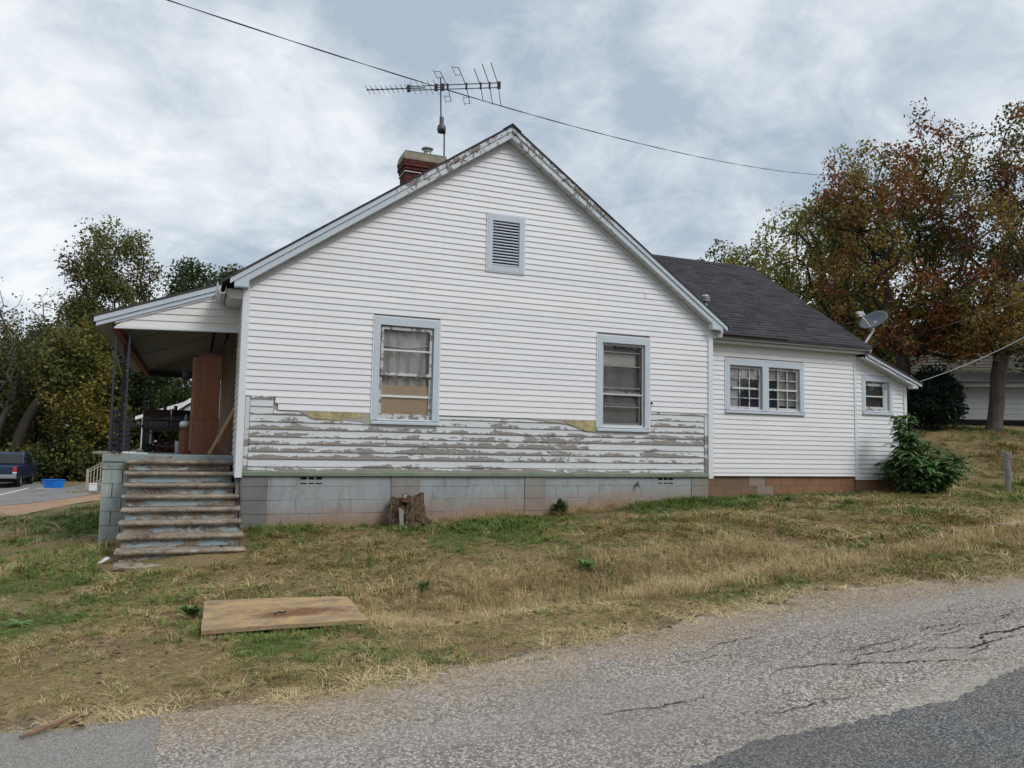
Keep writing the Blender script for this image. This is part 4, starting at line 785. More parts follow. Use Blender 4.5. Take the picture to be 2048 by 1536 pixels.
m = MB(); m.lathe([(.075,0),(.082,.06),(.06,.09),(.01,.10)], (-.77,1.58,1.206), 14); tag(m.build('white_tub', 'dish_white', None, smooth=True), 'white plastic tub on the low porch cabinet', 'tub')
m = MB(); m.lathe([(.03,0),(.032,.02),(.032,.16),(.02,.19),(.014,.21)], (-.75,1.74,1.206), 12); tag(m.build('green_bottle', 'bottle_green', None, smooth=True), 'green bottle standing on the low porch cabinet', 'bottle')
m = MB(); m.box(-.70,-.66,1.44,1.56,1.206,1.29); m.box(-.705,-.655,1.43,1.57,1.255,1.275); tag(m.build('paper_box', 'stone_pale', None), 'small pale box against the tall cabinet', 'box')
m = MB().lathe([(.07,0),(.085,.10),(.085,.12),(.02,.125)], (-.72,1.5,2.03), 14, (-1,0,0)); tag(m.build('porch_lamp', 'dark_metal', None, smooth=True), 'round black lamp hanging beside the tall cabinet', 'lamp')
tag(MB().obox((-.215,1.16,1.19), (.024,0,-.012*0), (0,.012,0), (.19,0,.40)).build('leaning_plank', 'plank_wood', None), 'thin pale plank leaning on the house wall by the steps', 'plank')
tag(MB().obox((-.155,1.30,1.075), (.05,0,-.02), (0,.012,0), (.10,0,.25)).build('leaning_sheet', 'board_dark', None), 'dark brown wood sheet leaning behind the pale plank', 'wood sheet')
# grill with two lids
gy0 = 3.0; c = thing('barbecue_grill', (-1.05,gy0+.3,FZ), 'black double barbecue grill with smoke stacks on the porch', 'grill')
for i, (a, b, mt) in enumerate(((-1.46,-1.03,'grill_brown'),(-1.015,-.55,'grill_black'))):
    n = 9; pr_ = [(gy0+.28-.28*math.cos(math.pi*k/n), 1.34+.20*math.sin(math.pi*k/n)) for k in range(n+1)]
    lid = MB().prism([(a,y,z) for y,z in pr_], (b-a,0,0)).build('lid', mt, c, bevel=.006)
    m = MB().tube([(a+.12,gy0-.005,1.40),(a+.14,gy0-.04,1.41),(b-.14,gy0-.04,1.41),(b-.12,gy0-.005,1.40)], .010, 6); m.build('handle', 'aluminium', lid)
    MB().box(a,b,gy0,gy0+.56,1.17,1.335).build('firebox', 'grill_black', c, bevel=.01)
    for xx in ((a+.08, b-.1) if i == 0 else (a+.06,)): MB().lathe([(.028,0),(.028,.10),(.034,.105),(.034,.115)], (xx,gy0+.4,1.50), 10).build('smoke_stack', 'grill_black', c)
m = MB().box(-1.42,-1.06,gy0-.015,gy0-.002,1.235,1.32).build('control_panel', 'aluminium', c)
for i in range(4): MB().lathe([(.02,0),(.018,.025)], (-1.37+i*.085,gy0-.016,1.278), 10, (0,-1,0)).build('knob', 'grill_black', c)
MB().box(-1.66,-1.47,gy0+.06,gy0+.5,1.22,1.26).build('side_shelf', 'dish_grey', c, bevel=.005)
for xx, yy in ((-1.40,gy0+.06),(-1.40,gy0+.5),(-.62,gy0+.06),(-.62,gy0+.5)): MB().box(xx-.022,xx+.022,yy-.022,yy+.022,FZ+.04,1.18).build('leg', 'grill_black', c)
for xx in (-1.36,): 
    for yy in (gy0+.02, gy0+.52): MB().lathe([(.05,-.02),(.08,-.015),(.08,.015),(.05,.02)], (xx,yy,FZ+.08), 16, (0,1,0)).build('wheel', 'rubber', c)
MB().box(-1.42,-.58,gy0+.04,gy0+.50,FZ+.10,FZ+.125).build('lower_shelf', 'dark_metal', c)
MB().tube([(-1.38,gy0+.02,1.16),(-1.30,gy0+.02,1.10),(-1.28,gy0+.02,.95)], .012, 5).build('brace', 'grill_black', c)
tag(MB().box(-1.56,-1.50,gy0+.15,gy0+.24,1.262,1.31).build('small_box', 'stone_pale', None, bevel=.004), 'tiny pale box on the grill side shelf', 'box')
m = MB(); m.lathe([(.05,0),(.06,.20),(.064,.205)], (-.86,2.4,FZ+.0), 14); tag(m.build('bucket', 'white_paint', None, smooth=True), 'white bucket on the porch floor left of the low cabinet', 'bucket')
m = MB(); m.box(-1.30,-.95,3.72,3.95,FZ,FZ+.16); m.box(-1.31,-.94,3.71,3.96,FZ+.16,FZ+.185); m.tube([(-1.2,3.83,FZ+.18),(-1.18,3.83,FZ+.22),(-1.07,3.83,FZ+.22),(-1.05,3.83,FZ+.18)], .008, 5); tag(m.build('toolbox', 'rust_red', None, bevel=.005), 'dark red toolbox on the porch under the grill', 'toolbox')
m = MB()
for x in (-1.12,-.88): m.tube([(x+.08*math.cos(a*.5236),2.72,FZ+.09+.08*math.sin(a*.5236)) for a in range(13)], .006, 5)
m.tube([(-1.12,2.72,FZ+.09),(-1.03,2.72,FZ+.19),(-.90,2.72,FZ+.19),(-.88,2.72,FZ+.09)], .007, 5); m.tube([(-1.03,2.72,FZ+.19),(-1.0,2.72,FZ+.09),(-.90,2.72,FZ+.19)], .007, 5); m.tube([(-.90,2.72,FZ+.19),(-.91,2.72,FZ+.24),(-.95,2.72,FZ+.25)], .006, 5)
tag(m.build('toy_bicycle', 'aluminium', None), 'small metal toy bicycle in front of the grill', 'bicycle')
# stacked black slatted chairs by the column
for q, (xx, yy, hh) in enumerate(((-1.70,1.16,.66),(-1.585,1.14,.55))):
    c = thing('patio_chair', (xx, yy, FZ), ('taller' if q == 0 else 'shorter')+' black slatted patio chair folded against the iron column', 'chair'); w = .055 if q == 0 else .065
    for s in (-1, 1): MB().tube([(xx+s*w,yy,FZ),(xx+s*w,yy+.02,FZ+hh*.5),(xx+s*w,yy-.01,FZ+hh)], .011, 6).build('rail', 'chair_black', c)
    for i in range(7):
        z = FZ+.06+i*(hh-.12)/6; n = 6
        m = MB(); vv = [(xx-w+2*w*k/n, yy-.015-.02*math.sin(math.pi*k/n), z-.018*math.sin(math.pi*k/n)+d) for d in (0,.055) for k in range(n+1)]
        m.add(vv+[(a, b+.012, z_) for a, b, z_ in vv], [(k,k+1,n+2+k,n+1+k) for k in range(n)]+[(2*n+2+k,3*n+3+k,3*n+4+k,2*n+3+k) for k in range(n)]+[(n+1+k,n+2+k,3*n+4+k,3*n+3+k) for k in range(n)]+[(k,2*n+2+k,2*n+3+k,k+1) for k in range(n)]); m.build('slat', 'chair_black', c)
m = MB(); m.obox((-1.50,1.0,FZ+.022), (.09,.01,0), (0,.05,0), (0,0,.012)); m.obox((-1.34,.98,FZ+.016), (.09,.0,-.003), (0,.03,0), (0,0,.008)); tag(m.build('white_scrap', 'white_paint', None), 'flat white scrap lying on the porch edge beside the column', 'scrap')

# ================================================================== ROOF EQUIPMENT
AN = thing('tv_antenna', (4.24,4.3,6.2), 'tall television antenna on a mast behind the chimney', 'antenna'); ax_, ay_ = 4.24, 4.3
MB().tube([(ax_,ay_,5.9),(ax_-.045,ay_,7.98)], .018, 8).build('lower_mast', 'aluminium', AN); MB().tube([(ax_-.12,ay_,8.03),(ax_-.16,ay_,9.16)], .017, 8).build('upper_mast', 'aluminium', AN)
m = MB(); m.lathe([(.02,-.10),(.085,-.08),(.10,0),(.085,.07),(.05,.10),(.05,.26),(.03,.28)], (ax_-.11,ay_,8.0), 14); m.box(ax_-.06,ax_-.02,ay_-.03,ay_+.03,7.9,8.06); m.build('rotator', 'aluminium', AN, smooth=True)
bd = Vector((.888,-.46,.012)).normalized(); el = Vector((.46,.888,0)).normalized(); bc_ = Vector((ax_-.155,ay_,8.95)); zz = Vector((0,0,1))
MB().tube([bc_-bd*1.68, bc_-bd*.35], .013, 6).build('boom', 'aluminium', AN)
for s in (-.055,.055): MB().tube([bc_-bd*.75+zz*s*.8, bc_+bd*1.32+zz*s], .011, 6).build('boom', 'aluminium', AN)
for u in (-.72,-.10,.05,1.31): MB().obox(bc_+bd*u, bd*.035, el*.03, zz*.075).build('boom_block', 'dark_metal', AN)
for i in range(9): q = bc_-bd*(1.66-i*.112); MB().tube([q-el*.20+zz*.0, q+el*.20], .006, 5).build('director', 'aluminium', AN); MB().tube([q-zz*.02,q+zz*.035], .008, 5).build('clip', 'aluminium', AN)
for i in range(5): q = bc_-bd*(.62-i*.13); MB().tube([q-el*(.28+.02*i), q+el*(.28+.02*i)], .006, 5).build('director', 'aluminium', AN)
for u, L_, hk in ((.16,.72,1),(.58,.86,1),(.90,.78,0),(1.10,.96,0),(1.29,1.02,0)):
    q = bc_+bd*u; t_ = bd*(-.12)
    for s in (-1, 1):
        e_ = q+el*s*L_+t_*.35
        m = MB().tube([q, e_], .009, 5)
        if hk:
            for f_ in (.62, 1.0): p_ = q+(e_-q)*f_; m.tube([p_, p_-bd*.13], .006, 4)
            m.tube([q+(e_-q)*.55-bd*.13, q+(e_-q)*1.12-bd*.13], .006, 4)
        m.build('element', 'aluminium', AN)
    MB().obox(q, bd*.02, el*.02, zz*.075).build('insulator', 'dark_metal', AN)
D = thing('satellite_dish', (12.75,.85,3.3), 'grey satellite dish on a bent arm at the wing eave corner', 'satellite dish')
MB().tube([(12.80,.85,3.33),(12.95,.86,3.52),(13.08,.87,3.66),(13.13,.88,3.80)], .024, 10).build('mast', 'dish_white', D, smooth=True); MB().obox((12.72,.85,3.32), (.10,0,.0), (0,.06,.04), (0,-.01,.015)).build('foot', 'dish_white', D)
dn = Vector((-.72,-.16,.66)).normalized(); dc = Vector((13.11,.86,3.92)); q_ = dn.to_track_quat('Z', 'Y'); m = MB(); n, rg = 28, 6
vs = []
for i in range(rg+1):
    for k in range(n): a = 2*math.pi*k/n; r_ = i/rg; vs.append(dc+q_@Vector((.315*r_*math.cos(a), .29*r_*math.sin(a), .075*r_*r_-.05)))
for i in range(rg+1):
    for k in range(n): a = 2*math.pi*k/n; r_ = i/rg; vs.append(dc+q_@Vector((.318*r_*math.cos(a), .293*r_*math.sin(a), .075*r_*r_-.066)))
o_ = (rg+1)*n
m.add(vs, [(i*n+k, i*n+(k+1)%n, (i+1)*n+(k+1)%n, (i+1)*n+k) for i in range(rg) for k in range(n)]+[(o_+i*n+k, o_+(i+1)*n+k, o_+(i+1)*n+(k+1)%n, o_+i*n+(k+1)%n) for i in range(rg) for k in range(n)]+[(rg*n+k, rg*n+(k+1)%n, o_+rg*n+(k+1)%n, o_+rg*n+k) for k in range(n)])
m.build('reflector', 'dish_grey', D, smooth=True)
lp = dc+Vector((-.38,.02,.13)); m = MB().tube([dc+Vector((-.06,-.06,-.27)), dc+Vector((-.28,-.03,-.03)), lp+Vector((.04,0,-.06))], .014, 8); m.build('feed_arm', 'dish_white', D)
m = MB(); m.obox(lp, (.065,-.02,0), (.01,.04,0), (0,0,.03)); m.obox(lp+Vector((.01,0,-.05)), (.045,-.015,0), (.01,.035,0), (0,0,.03)); hd = m.build('receiver_head', 'dish_white', D, bevel=.008); MB().lathe([(.02,0),(.035,.03),(.03,.06),(.01,.065)], lp+Vector((.075,.0,-.01)), 10, (.9,.1,-.4)).build('feed_horn', 'dish_white', hd)
MB().obox(dc-dn*.10, (.06,.05,0), (-.02,.03,.0), (0,0,.05)).build('bracket', 'dish_white', D)

# ================================================================== CABLES
def cable(name, pts, r, mat, label, sag=.0, n=24, twist=0):
    pts = [Vector(p) for p in pts]; P = []
    for a, b in zip(pts[:-1], pts[1:]):
        for i in range(n): t = i/n; P.append(a.lerp(b, t)-Vector((0,0,sag*4*t*(1-t))))
    P.append(pts[-1]); m = MB()
    if twist:
        for ph in (0, math.pi): m.tube([p+Vector((0, math.cos(i*twist+ph)*r*.8, math.sin(i*twist+ph)*r*.8)) for i, p in enumerate(P)], r, 5)
    else: m.tube(P, r, 5)
    return tag(m.build(name, mat, None), label, 'cable')
def par(a, b, sag, t0=0, t1=1, n=60):
    a = np.array(a); b = np.array(b); t = np.linspace(t0, t1, n)[:,None]; P = a*(1-t)+b*t; P[:,2] -= (sag*4*t*(1-t))[:,0]; return [tuple(p) for p in P]
cable('overhead_cable', par((-1.099,-3.294,5.52),(19.19,7.496,10.275), .44, -.3, 1.02, 150), .0048, 'cable_black', 'thick twisted overhead cable crossing the sky in front of the antenna', n=1, twist=.55)
cable('overhead_cable', par((23.2,14.7,8.21),(24.82,5.31,8.96), .25, -.02, 1.3), .013, 'cable_grey', 'upper of two close wires against the autumn trees', n=1)
cable('overhead_cable', par((22.8,13.8,7.79),(23.86,4.67,8.36), .22, -.02, 1.3), .013, 'cable_grey', 'lower of two close wires against the autumn trees', n=1)
cable('overhead_cable', par((22.0,11.07,5.9),(24.92,5.45,6.9), .15, -.2, 1.3), .010, 'cable_grey', 'single faint wire across the red tree at mid height', n=1)
cable('overhead_cable', par((22.7,10.8,5.0),(22.98,4.17,5.83), .12, -.1, 1.3), .009, 'cable_grey', 'lowest faint wire across the red tree', n=1)
cable('overhead_cable', par((14.13,.73,2.56),(18.11,.92,3.9), .07, 0, 2.2), .008, 'cable_grey', 'pale service wire rising right from the lean-to eave corner', n=1)

# ================================================================== TREES
def leaves(cent, rad, per, size, pal, up=.25, seed=0, flat=1.0, asp=.62):
    rng = np.random.default_rng(seed); n = len(cent); C = np.repeat(cent, per, 0); Rr = np.repeat(rad, per)
    d = rng.normal(size=(n*per,3)); d /= np.linalg.norm(d, axis=1)[:,None]; d[:,2] *= flat; C = C+d*(Rr*rng.random(n*per)**.45)[:,None]
    nr = rng.normal(size=(len(C),3)); nr[:,2] += up*2; nr /= np.linalg.norm(nr, axis=1)[:,None]
    t = np.cross(nr, rng.normal(size=(len(C),3))); t /= np.linalg.norm(t, axis=1)[:,None]; b = np.cross(nr, t)
    s = size*(.55+.8*rng.random(len(C)))[:,None]; V = np.stack([C+t*s, C+b*s*asp+nr*s*.12, C-t*s, C-b*s*asp+nr*s*.12], 1).reshape(-1,3)
    pal = np.array(pal); L_n = len(pal); w_ = np.sin(cent[:,0]*1.1+seed)+np.sin(cent[:,1]*1.3+seed*1.7)+np.sin(cent[:,2]*1.2+cent[:,0]*.5+seed*.6); w_ = np.clip((w_/3+.5+rng.normal(size=n)*.10), 0, .999); ci = np.repeat((w_*L_n).astype(int), per); sw = rng.random(len(C)) < .22; ci[sw] = rng.integers(0, L_n, sw.sum())
    col = pal[ci]*(.65+.7*rng.random(len(C)))[:,None]; return V, np.arange(len(V)).reshape(-1,4), np.repeat(col, 4, 0)
def make_tree(name, base, trunk_h, trunk_r, blobs, ncl, per, lsize, pal, label, bark='bark_dark', lean=(0,0), seed=1, clr=.55, gap=.42, cat='tree', group=None, forks=1, bare=0, up=.25, hidepart=False):
    """blobs: crown ellipsoids (dx,dy,z,rx,ry,rz) relative to base; branches grown to clump centres in them"""
    rng = np.random.default_rng(seed); bx, by, bz = base; T = thing(name, base, label, cat, group)
    cl = []; tot = sum(b[3]*b[4]*b[5] for b in blobs)
    for b in blobs:
        k = max(4, int(ncl*b[3]*b[4]*b[5]/tot)); g = 0
        while k > 0 and g < 20000:
            g += 1; q = rng.normal(size=3); q /= np.linalg.norm(q); q *= rng.random()**.40; p = np.array([bx+b[0]+q[0]*b[3], by+b[1]+q[1]*b[4], bz+b[2]+q[2]*b[5]])
            w = math.sin(p[0]*1.9+seed)+math.sin(p[1]*2.3+seed*2)+math.sin(p[2]*2.1+p[0]*.9+seed*3)
            if w > 3*(1-gap*1.1)-1.2: continue
            cl.append(p); k -= 1
    cl = np.array(cl); nodes = []; par_ = []
    n0 = 8
    for i in range(n0+1):
        t = i/n0; nodes.append(np.array([bx+lean[0]*t*t+.06*math.sin(t*5+seed), by+lean[1]*t*t, bz-.15+(trunk_h+.15)*t])); par_.append(i-1)
    top = nodes[-1]; order = np.argsort(np.linalg.norm((cl-top)*np.array([1,1,.8]), axis=1)); dep = [np.linalg.norm(n-nodes[0]) for n in nodes]
    leaf_at = []
    for ci in order:
        p = cl[ci]; A = np.array(nodes); dd = np.linalg.norm(A-p, axis=1)+.22*np.array(dep)+np.where(A[:,2] > p[2]+.2, 1.2, 0)+np.where(np.arange(len(A)) < n0*.6, 3, 0)
        j = int(np.argmin(dd)); a = nodes[j]; L_ = np.linalg.norm(p-a); ns = max(1, int(L_/.55)); pj = j
        for s in range(1, ns+1):
            t = s/ns; q = a*(1-t)+p*t; q = q+np.array([0,0,.16*L_*t*(1-t)])+rng.normal(size=3)*.05*L_*(1 if s < ns else 0)
            nodes.append(q); par_.append(pj); dep.append(dep[pj]+L_/ns); pj = len(nodes)-1
        leaf_at.append(pj)
    nn = len(nodes); cnt = np.zeros(nn)
    for l in leaf_at: cnt[l] += 1
    for i in range(nn-1, 0, -1): cnt[par_[i]] += cnt[i]
    rt = .012 if trunk_r < .1 else .016; rad = rt*np.maximum(cnt, 1)**.5; sc = trunk_r/max(rad[:n0].max(), 1e-3); rad = np.minimum(np.maximum(rad*(sc if sc < 1 else 1+(sc-1)*np.minimum(1, cnt/cnt.max()*1.5)), rt*.7), trunk_r)
    for i in range(n0+1): rad[i] = max(rad[i], trunk_r*(1-.35*i/n0)); 
    rad[0] *= 1.5; rad[1] *= 1.12
    m = MB(); A = np.array(nodes); V = []; F = []; nb = 0; ns_ = 6
    kids = {}
    for i in range(1, nn): kids.setdefault(par_[i], []).append(i)
    stack = [(0, None)]
    starts = [(0, None)]; done = set()
    while starts:
        i, pr0 = starts.pop(); ch_ = [pr0, i] if pr0 is not None else [i]
        while True:
            ks = kids.get(ch_[-1], [])
            if not ks: break
            ks = sorted(ks, key=lambda k: -cnt[k]); 
            for k in ks[1:]: starts.append((k, ch_[-1]))
            ch_.append(ks[0])
        if len(ch_) > 1:
            rs = [float(rad[k]) for k in ch_]
            if pr0 is not None: rs[0] = min(rs[0], rs[1]*1.25)
            m.tube([tuple(A[k]) for k in ch_], rs, 7 if rs[0] > .08 else (5 if rs[0] > .03 else 3), True)
    m.build('trunk', bark, T, smooth=True)
    if per:
        lc = cl if not bare else cl[rng.random(len(cl)) > bare]
        V, F, c = leaves(lc, np.full(len(lc), clr)*(.7+.6*rng.random(len(lc))), per, lsize, pal, up, seed+5)
        ok = V[:,2].reshape(-1,4).min(1) > bz-.1; F = F[ok]; raw_mesh('crown', V, F, 'leaf', T, c)
    return T
red = [(.28,.20,.055),(.20,.18,.05),(.25,.10,.035),(.30,.115,.04),(.24,.075,.035),(.19,.055,.038),(.27,.125,.04),(.12,.145,.04),(.08,.115,.032),(.07,.10,.03)]
redgreen = [(.07,.095,.03),(.085,.11,.032),(.19,.085,.035),(.22,.095,.04),(.11,.10,.034)]
yel = [(.27,.24,.06),(.20,.205,.05),(.14,.165,.04),(.25,.21,.055),(.11,.14,.037)]
grn = [(.06,.095,.032),(.08,.115,.038),(.05,.078,.028),(.095,.11,.036)]
olive = [(.125,.14,.042),(.10,.115,.037),(.16,.16,.046),(.08,.095,.034)]
gold = [(.28,.225,.05),(.20,.18,.042),(.15,.16,.04),(.24,.20,.045),(.11,.135,.035)]
def dk(p, f): return [tuple(v*f for v in c) for c in p]
red, redgreen, grn, olive, yel = dk(red, .92), dk(redgreen, .9), dk(grn, .8), dk(olive, 1.0), dk(yel, 1.0)
def gz_(x, y): return h1(x, y)
# right side
make_tree('maple_tree', (22.4,8.2,gz_(22.4,8.2)), 2.8, .25, [(.0,.3,7.2,3.1,2.9,3.2),(.9,-.2,4.3,3.2,2.6,1.9),(1.6,0,10.0,1.7,1.5,2.2),(-1.3,.6,8.6,1.7,1.6,1.7),(1.2,-.6,3.3,3.2,2.0,1.0)], 480, 60, .062, red, 'large maple with rust red leaves behind the lean-to', 'bark_dark', (.1,.1), 3, .44, .40)
make_tree('maple_tree', (25.2,6.86,gz_(25.2,6.86)), 2.0, .25, [(.3,0,6.6,3.3,3.0,3.2),(-.2,-.3,4.1,3.4,2.6,1.5),(.5,-.2,9.4,2.0,1.8,2.2),(.2,-.6,3.4,3.4,2.0,.9)], 480, 60, .062, red+redgreen, 'forked maple with brown and green leaves in front of the white shed', 'bark_grey', (.3,0), 5, .44, .36)
make_tree('hickory_tree', (24.2,13.0,gz_(24.2,13)), 3.4, .26, [(-.6,0,6.8,3.1,3.0,3.2),(1.4,-.6,9.8,2.6,2.0,2.4),(.2,.2,9.2,2.1,1.9,1.8)], 310, 48, .070, yel+[(.33,.27,.07)], 'yellow-green tree with bare lower limbs behind the wing roof', 'bark_dark', (-.3,.2), 8, .48, .42)
make_tree('hickory_tree', (26.6,14.5,gz_(26.6,14.5)), 3.2, .24, [(-.4,0,6.4,3.2,2.9,3.6),(-.2,0,3.6,3.0,2.6,1.8)], 230, 44, .07, yel+red+yel+[(.10,.12,.04)], 'mixed yellow and red tree between the wing roof and the maples', 'bark_dark', (.2,.2), 12, .46, .46)
make_tree('young_tree', (27.0,21.0,gz_(27,21)), 3.2, .2, [(0,0,6.6,2.2,2.2,3.4),(1.4,.0,5.4,2.0,2.0,3.0)], 150, 85, .10, yel+[(.14,.14,.03)], 'bright yellow-green tree just above the wing ridge end', 'bark_dark', (0,0), 15, .62, .25)
make_tree('willow_oak', (33.2,32.4,gz_(33.2,32.4)), 4.0, .25, [(0,0,9.3,2.3,2.3,4.0),(-1.2,0,8.2,1.6,1.6,3.0)], 150, 85, .10, olive, 'dull green feathery tree far beyond the wing ridge', 'bark_dark', (0,0), 17, .62, .25)
make_tree('dark_tree', (29.5,17.0,gz_(29.5,17)), 2.4, .2, [(0,0,4.2,2.8,2.6,2.8)], 130, 90, .10, grn+redgreen, 'dark green tree behind the satellite dish', 'bark_dark', (0,0), 19, .62, .2)
make_tree('dark_tree', (33.5,9.0,gz_(33.5,9)), 2.4, .2, [(0,0,5.6,3.4,3.2,4.2)], 150, 90, .11, grn+redgreen, 'dark tree behind the white shed at the right edge', 'bark_dark', (0,0), 23, .7, .15)
make_tree('holly_bush', (23.4,7.9,gz_(23.4,7.9)), .6, .06, [(0,0,1.0,1.1,.95,1.05),(.1,0,1.6,.8,.7,.65)], 150, 110, .055, [(.014,.028,.016),(.02,.036,.02),(.011,.02,.013),(.06,.075,.06)], 'dark glossy holly bush beside the white shed', 'bark_dark', (0,0), 29, .3, .05, 'bush')
# left side, across the street
T_ = [('poplar_tree', (-6.4,45.6), 6.0, .3, [(.2,0,12.6,2.9,2.9,4.2),(-.2,0,9.6,3.0,3.0,2.6)], 330, 72, .10, olive+[(.19,.19,.06)]+[(.09,.085,.03),(.10,.065,.03)], 'tall airy tree with round crown above the porch roof', 31, .40),
('live_oak', (.2,41.3), 4.5, .35, [(0,0,10.3,3.2,3.0,3.4),(-2.4,0,8.6,1.9,1.9,1.9),(1.8,0,11.0,2.4,2.2,2.2)], 260, 120, .10, grn, 'dense dark green tree rising behind the porch roof', 33, .2),
('sassafras_tree', (-6.9,40.0), 2.0, .14, [(0,0,5.8,2.2,2.2,3.8),(.6,0,2.6,2.0,2.0,2.2),(1.5,0,4.4,1.6,1.6,3.2)], 240, 110, .09, gold, 'golden yellow tree beside the porch column', 35, .22),
('dark_tree', (-10.2,45.8), 3.5, .26, [(0,0,6.4,3.2,3.0,3.4),(1.8,0,4.4,2.8,2.4,3.0)], 230, 120, .10, olive+grn, 'dark olive tree behind the parked truck', 37, .22),
('dark_tree', (-8.0,50.0), 4.0, .26, [(0,0,8.0,3.2,3.0,3.4),(2.6,0,8.4,2.4,2.4,2.6)], 230, 115, .105, olive+gold[1:3], 'olive tree with thinning top left of the tall airy tree', 39, .3),
('green_tree', (-2.4,40.5), 2.0, .2, [(0,0,4.6,3.2,2.6,3.6),(2.2,0,3.4,2.4,2.2,2.6)], 240, 120, .10, grn, 'deep green tree seen through the porch opening', 41, .12),
('green_tree', (-5.0,47.5), 2.0, .2, [(0,0,3.8,3.4,2.6,3.6)], 200, 120, .10, grn+olive, 'deep green tree low behind the porch column', 43, .12),
('dark_tree', (-13.6,47.0), 3.5, .26, [(0,0,6.4,3.4,3.0,4.0)], 200, 120, .10, olive+redgreen, 'brownish olive tree at the left edge of the wood', 45, .25)]
for nm, (x, y), th_, tr_, bl, nc_, pe, ls, pl, lb, sd_, gp in T_: make_tree(nm, (x, y, gz_(x, y)), th_, tr_, bl, nc_, pe, ls, pl, lb, 'bark_dark', (random.uniform(-.4,.4),0), sd_, .85, gp)
make_tree('bare_tree', (-11.6,41.5,gz_(-11.6,41.5)), 4.0, .2, [(0,0,8.2,2.8,2.6,3.6),(1.4,0,6.0,2.4,2.2,2.4)], 240, 5, .09, olive, 'nearly bare tree with fine twigs at the left edge', 'bark_grey', (.8,0), 51, .6, .1)
make_tree('bare_tree', (-8.4,43.5,gz_(-8.4,43.5)), 5.0, .16, [(0,0,9.2,2.2,2.2,2.8)], 150, 6, .09, olive, 'nearly bare tree left of the tall airy tree', 'bark_grey', (-.4,0), 53, .6, .1)
make_tree('leaning_tree', (-10.2,39.5,gz_(-10.2,39.5)), 5.0, .28, [(2.0,0,6.8,1.8,1.6,2.0)], 60, 40, .12, olive, 'tree with thick dark trunk leaning right behind the truck', 'bark_dark', (1.6,0), 57, .7, .2)
for i, (x, y, w, hh, pl) in enumerate([(-12,39,1.5,1.5,grn),(-9.4,40.5,1.7,1.8,olive+grn),(-7.6,41.5,1.7,1.6,grn),(-5.6,40.6,1.9,2.1,grn+olive),(-3.9,39.4,1.7,1.7,grn),(-2.0,38.6,1.6,1.5,grn+olive),(-6.4,38.9,1.3,1.2,olive+grn),(-8.9,38.6,1.2,1.0,grn)]):
    make_tree('shrub', (x, y, gz_(x, y)), .7, .06, [(0,0,hh*.55,w,w*.9,hh*.62)], 70, 70, .13, pl, ['low dark shrub at the left edge under the trees','olive shrub just behind the truck cab','dark shrub right of the truck','tall mixed green shrub left of the porch base','dark green shrub above the neighbour porch rail','small green shrub seen under the grill','low olive shrub behind the blue tub','low green shrub between truck and blue tub'][i], 'bark_dark', (0,0), 60+i, .5, .1, 'shrub', 'shrubs along the wood edge')
# the wood behind, one mass of foliage
rng = np.random.default_rng(5); n = 1500; cx = rng.uniform(-48,14,n); cy = rng.uniform(56,70,n); cz = H(cx, cy)+rng.random(n)**.8*(6.5+2.5*np.sin(cx*.45)+1.5*np.sin(cx*1.1))
V, F, c = leaves(np.stack([cx,cy,cz],1), np.full(n,1.6), 45, .26, olive+grn+redgreen, .2, 77); o = raw_mesh('far_wood', V, F, 'leaf', None, c); o['kind'] = 'stuff'; o['label'] = 'dark mixed wood behind the trees across the street'
n = 1300; cx = rng.uniform(20,75,n); cy = 52-.55*(cx-20)+rng.uniform(-4,10,n); cz = H(cx, cy)+rng.random(n)*(4.0+1.2*np.sin(cx*.5))
V, F, c = leaves(np.stack([cx,cy,cz],1), np.full(n,1.5), 45, .26, olive+grn+red, .2, 78); o = raw_mesh('far_wood', V, F, 'leaf', None, c); o['kind'] = 'stuff'; o['label'] = 'far band of mixed trees behind the right hand yard'
n = 1500; cx = rng.uniform(-60,60,n); cy = -34+rng.uniform(-7,5,n); cz = H(cx, cy)+rng.random(n)**.9*(7.5+2.2*np.sin(cx*.31)+1.6*np.sin(cx*.83))
V, F, c = leaves(np.stack([cx,cy,cz],1), np.full(n,1.7), 32, .30, olive+grn+red, .2, 79); o = raw_mesh('far_wood', V, F, 'leaf', None, c); o['kind'] = 'stuff'; o['label'] = 'tree line across the road behind the viewer'
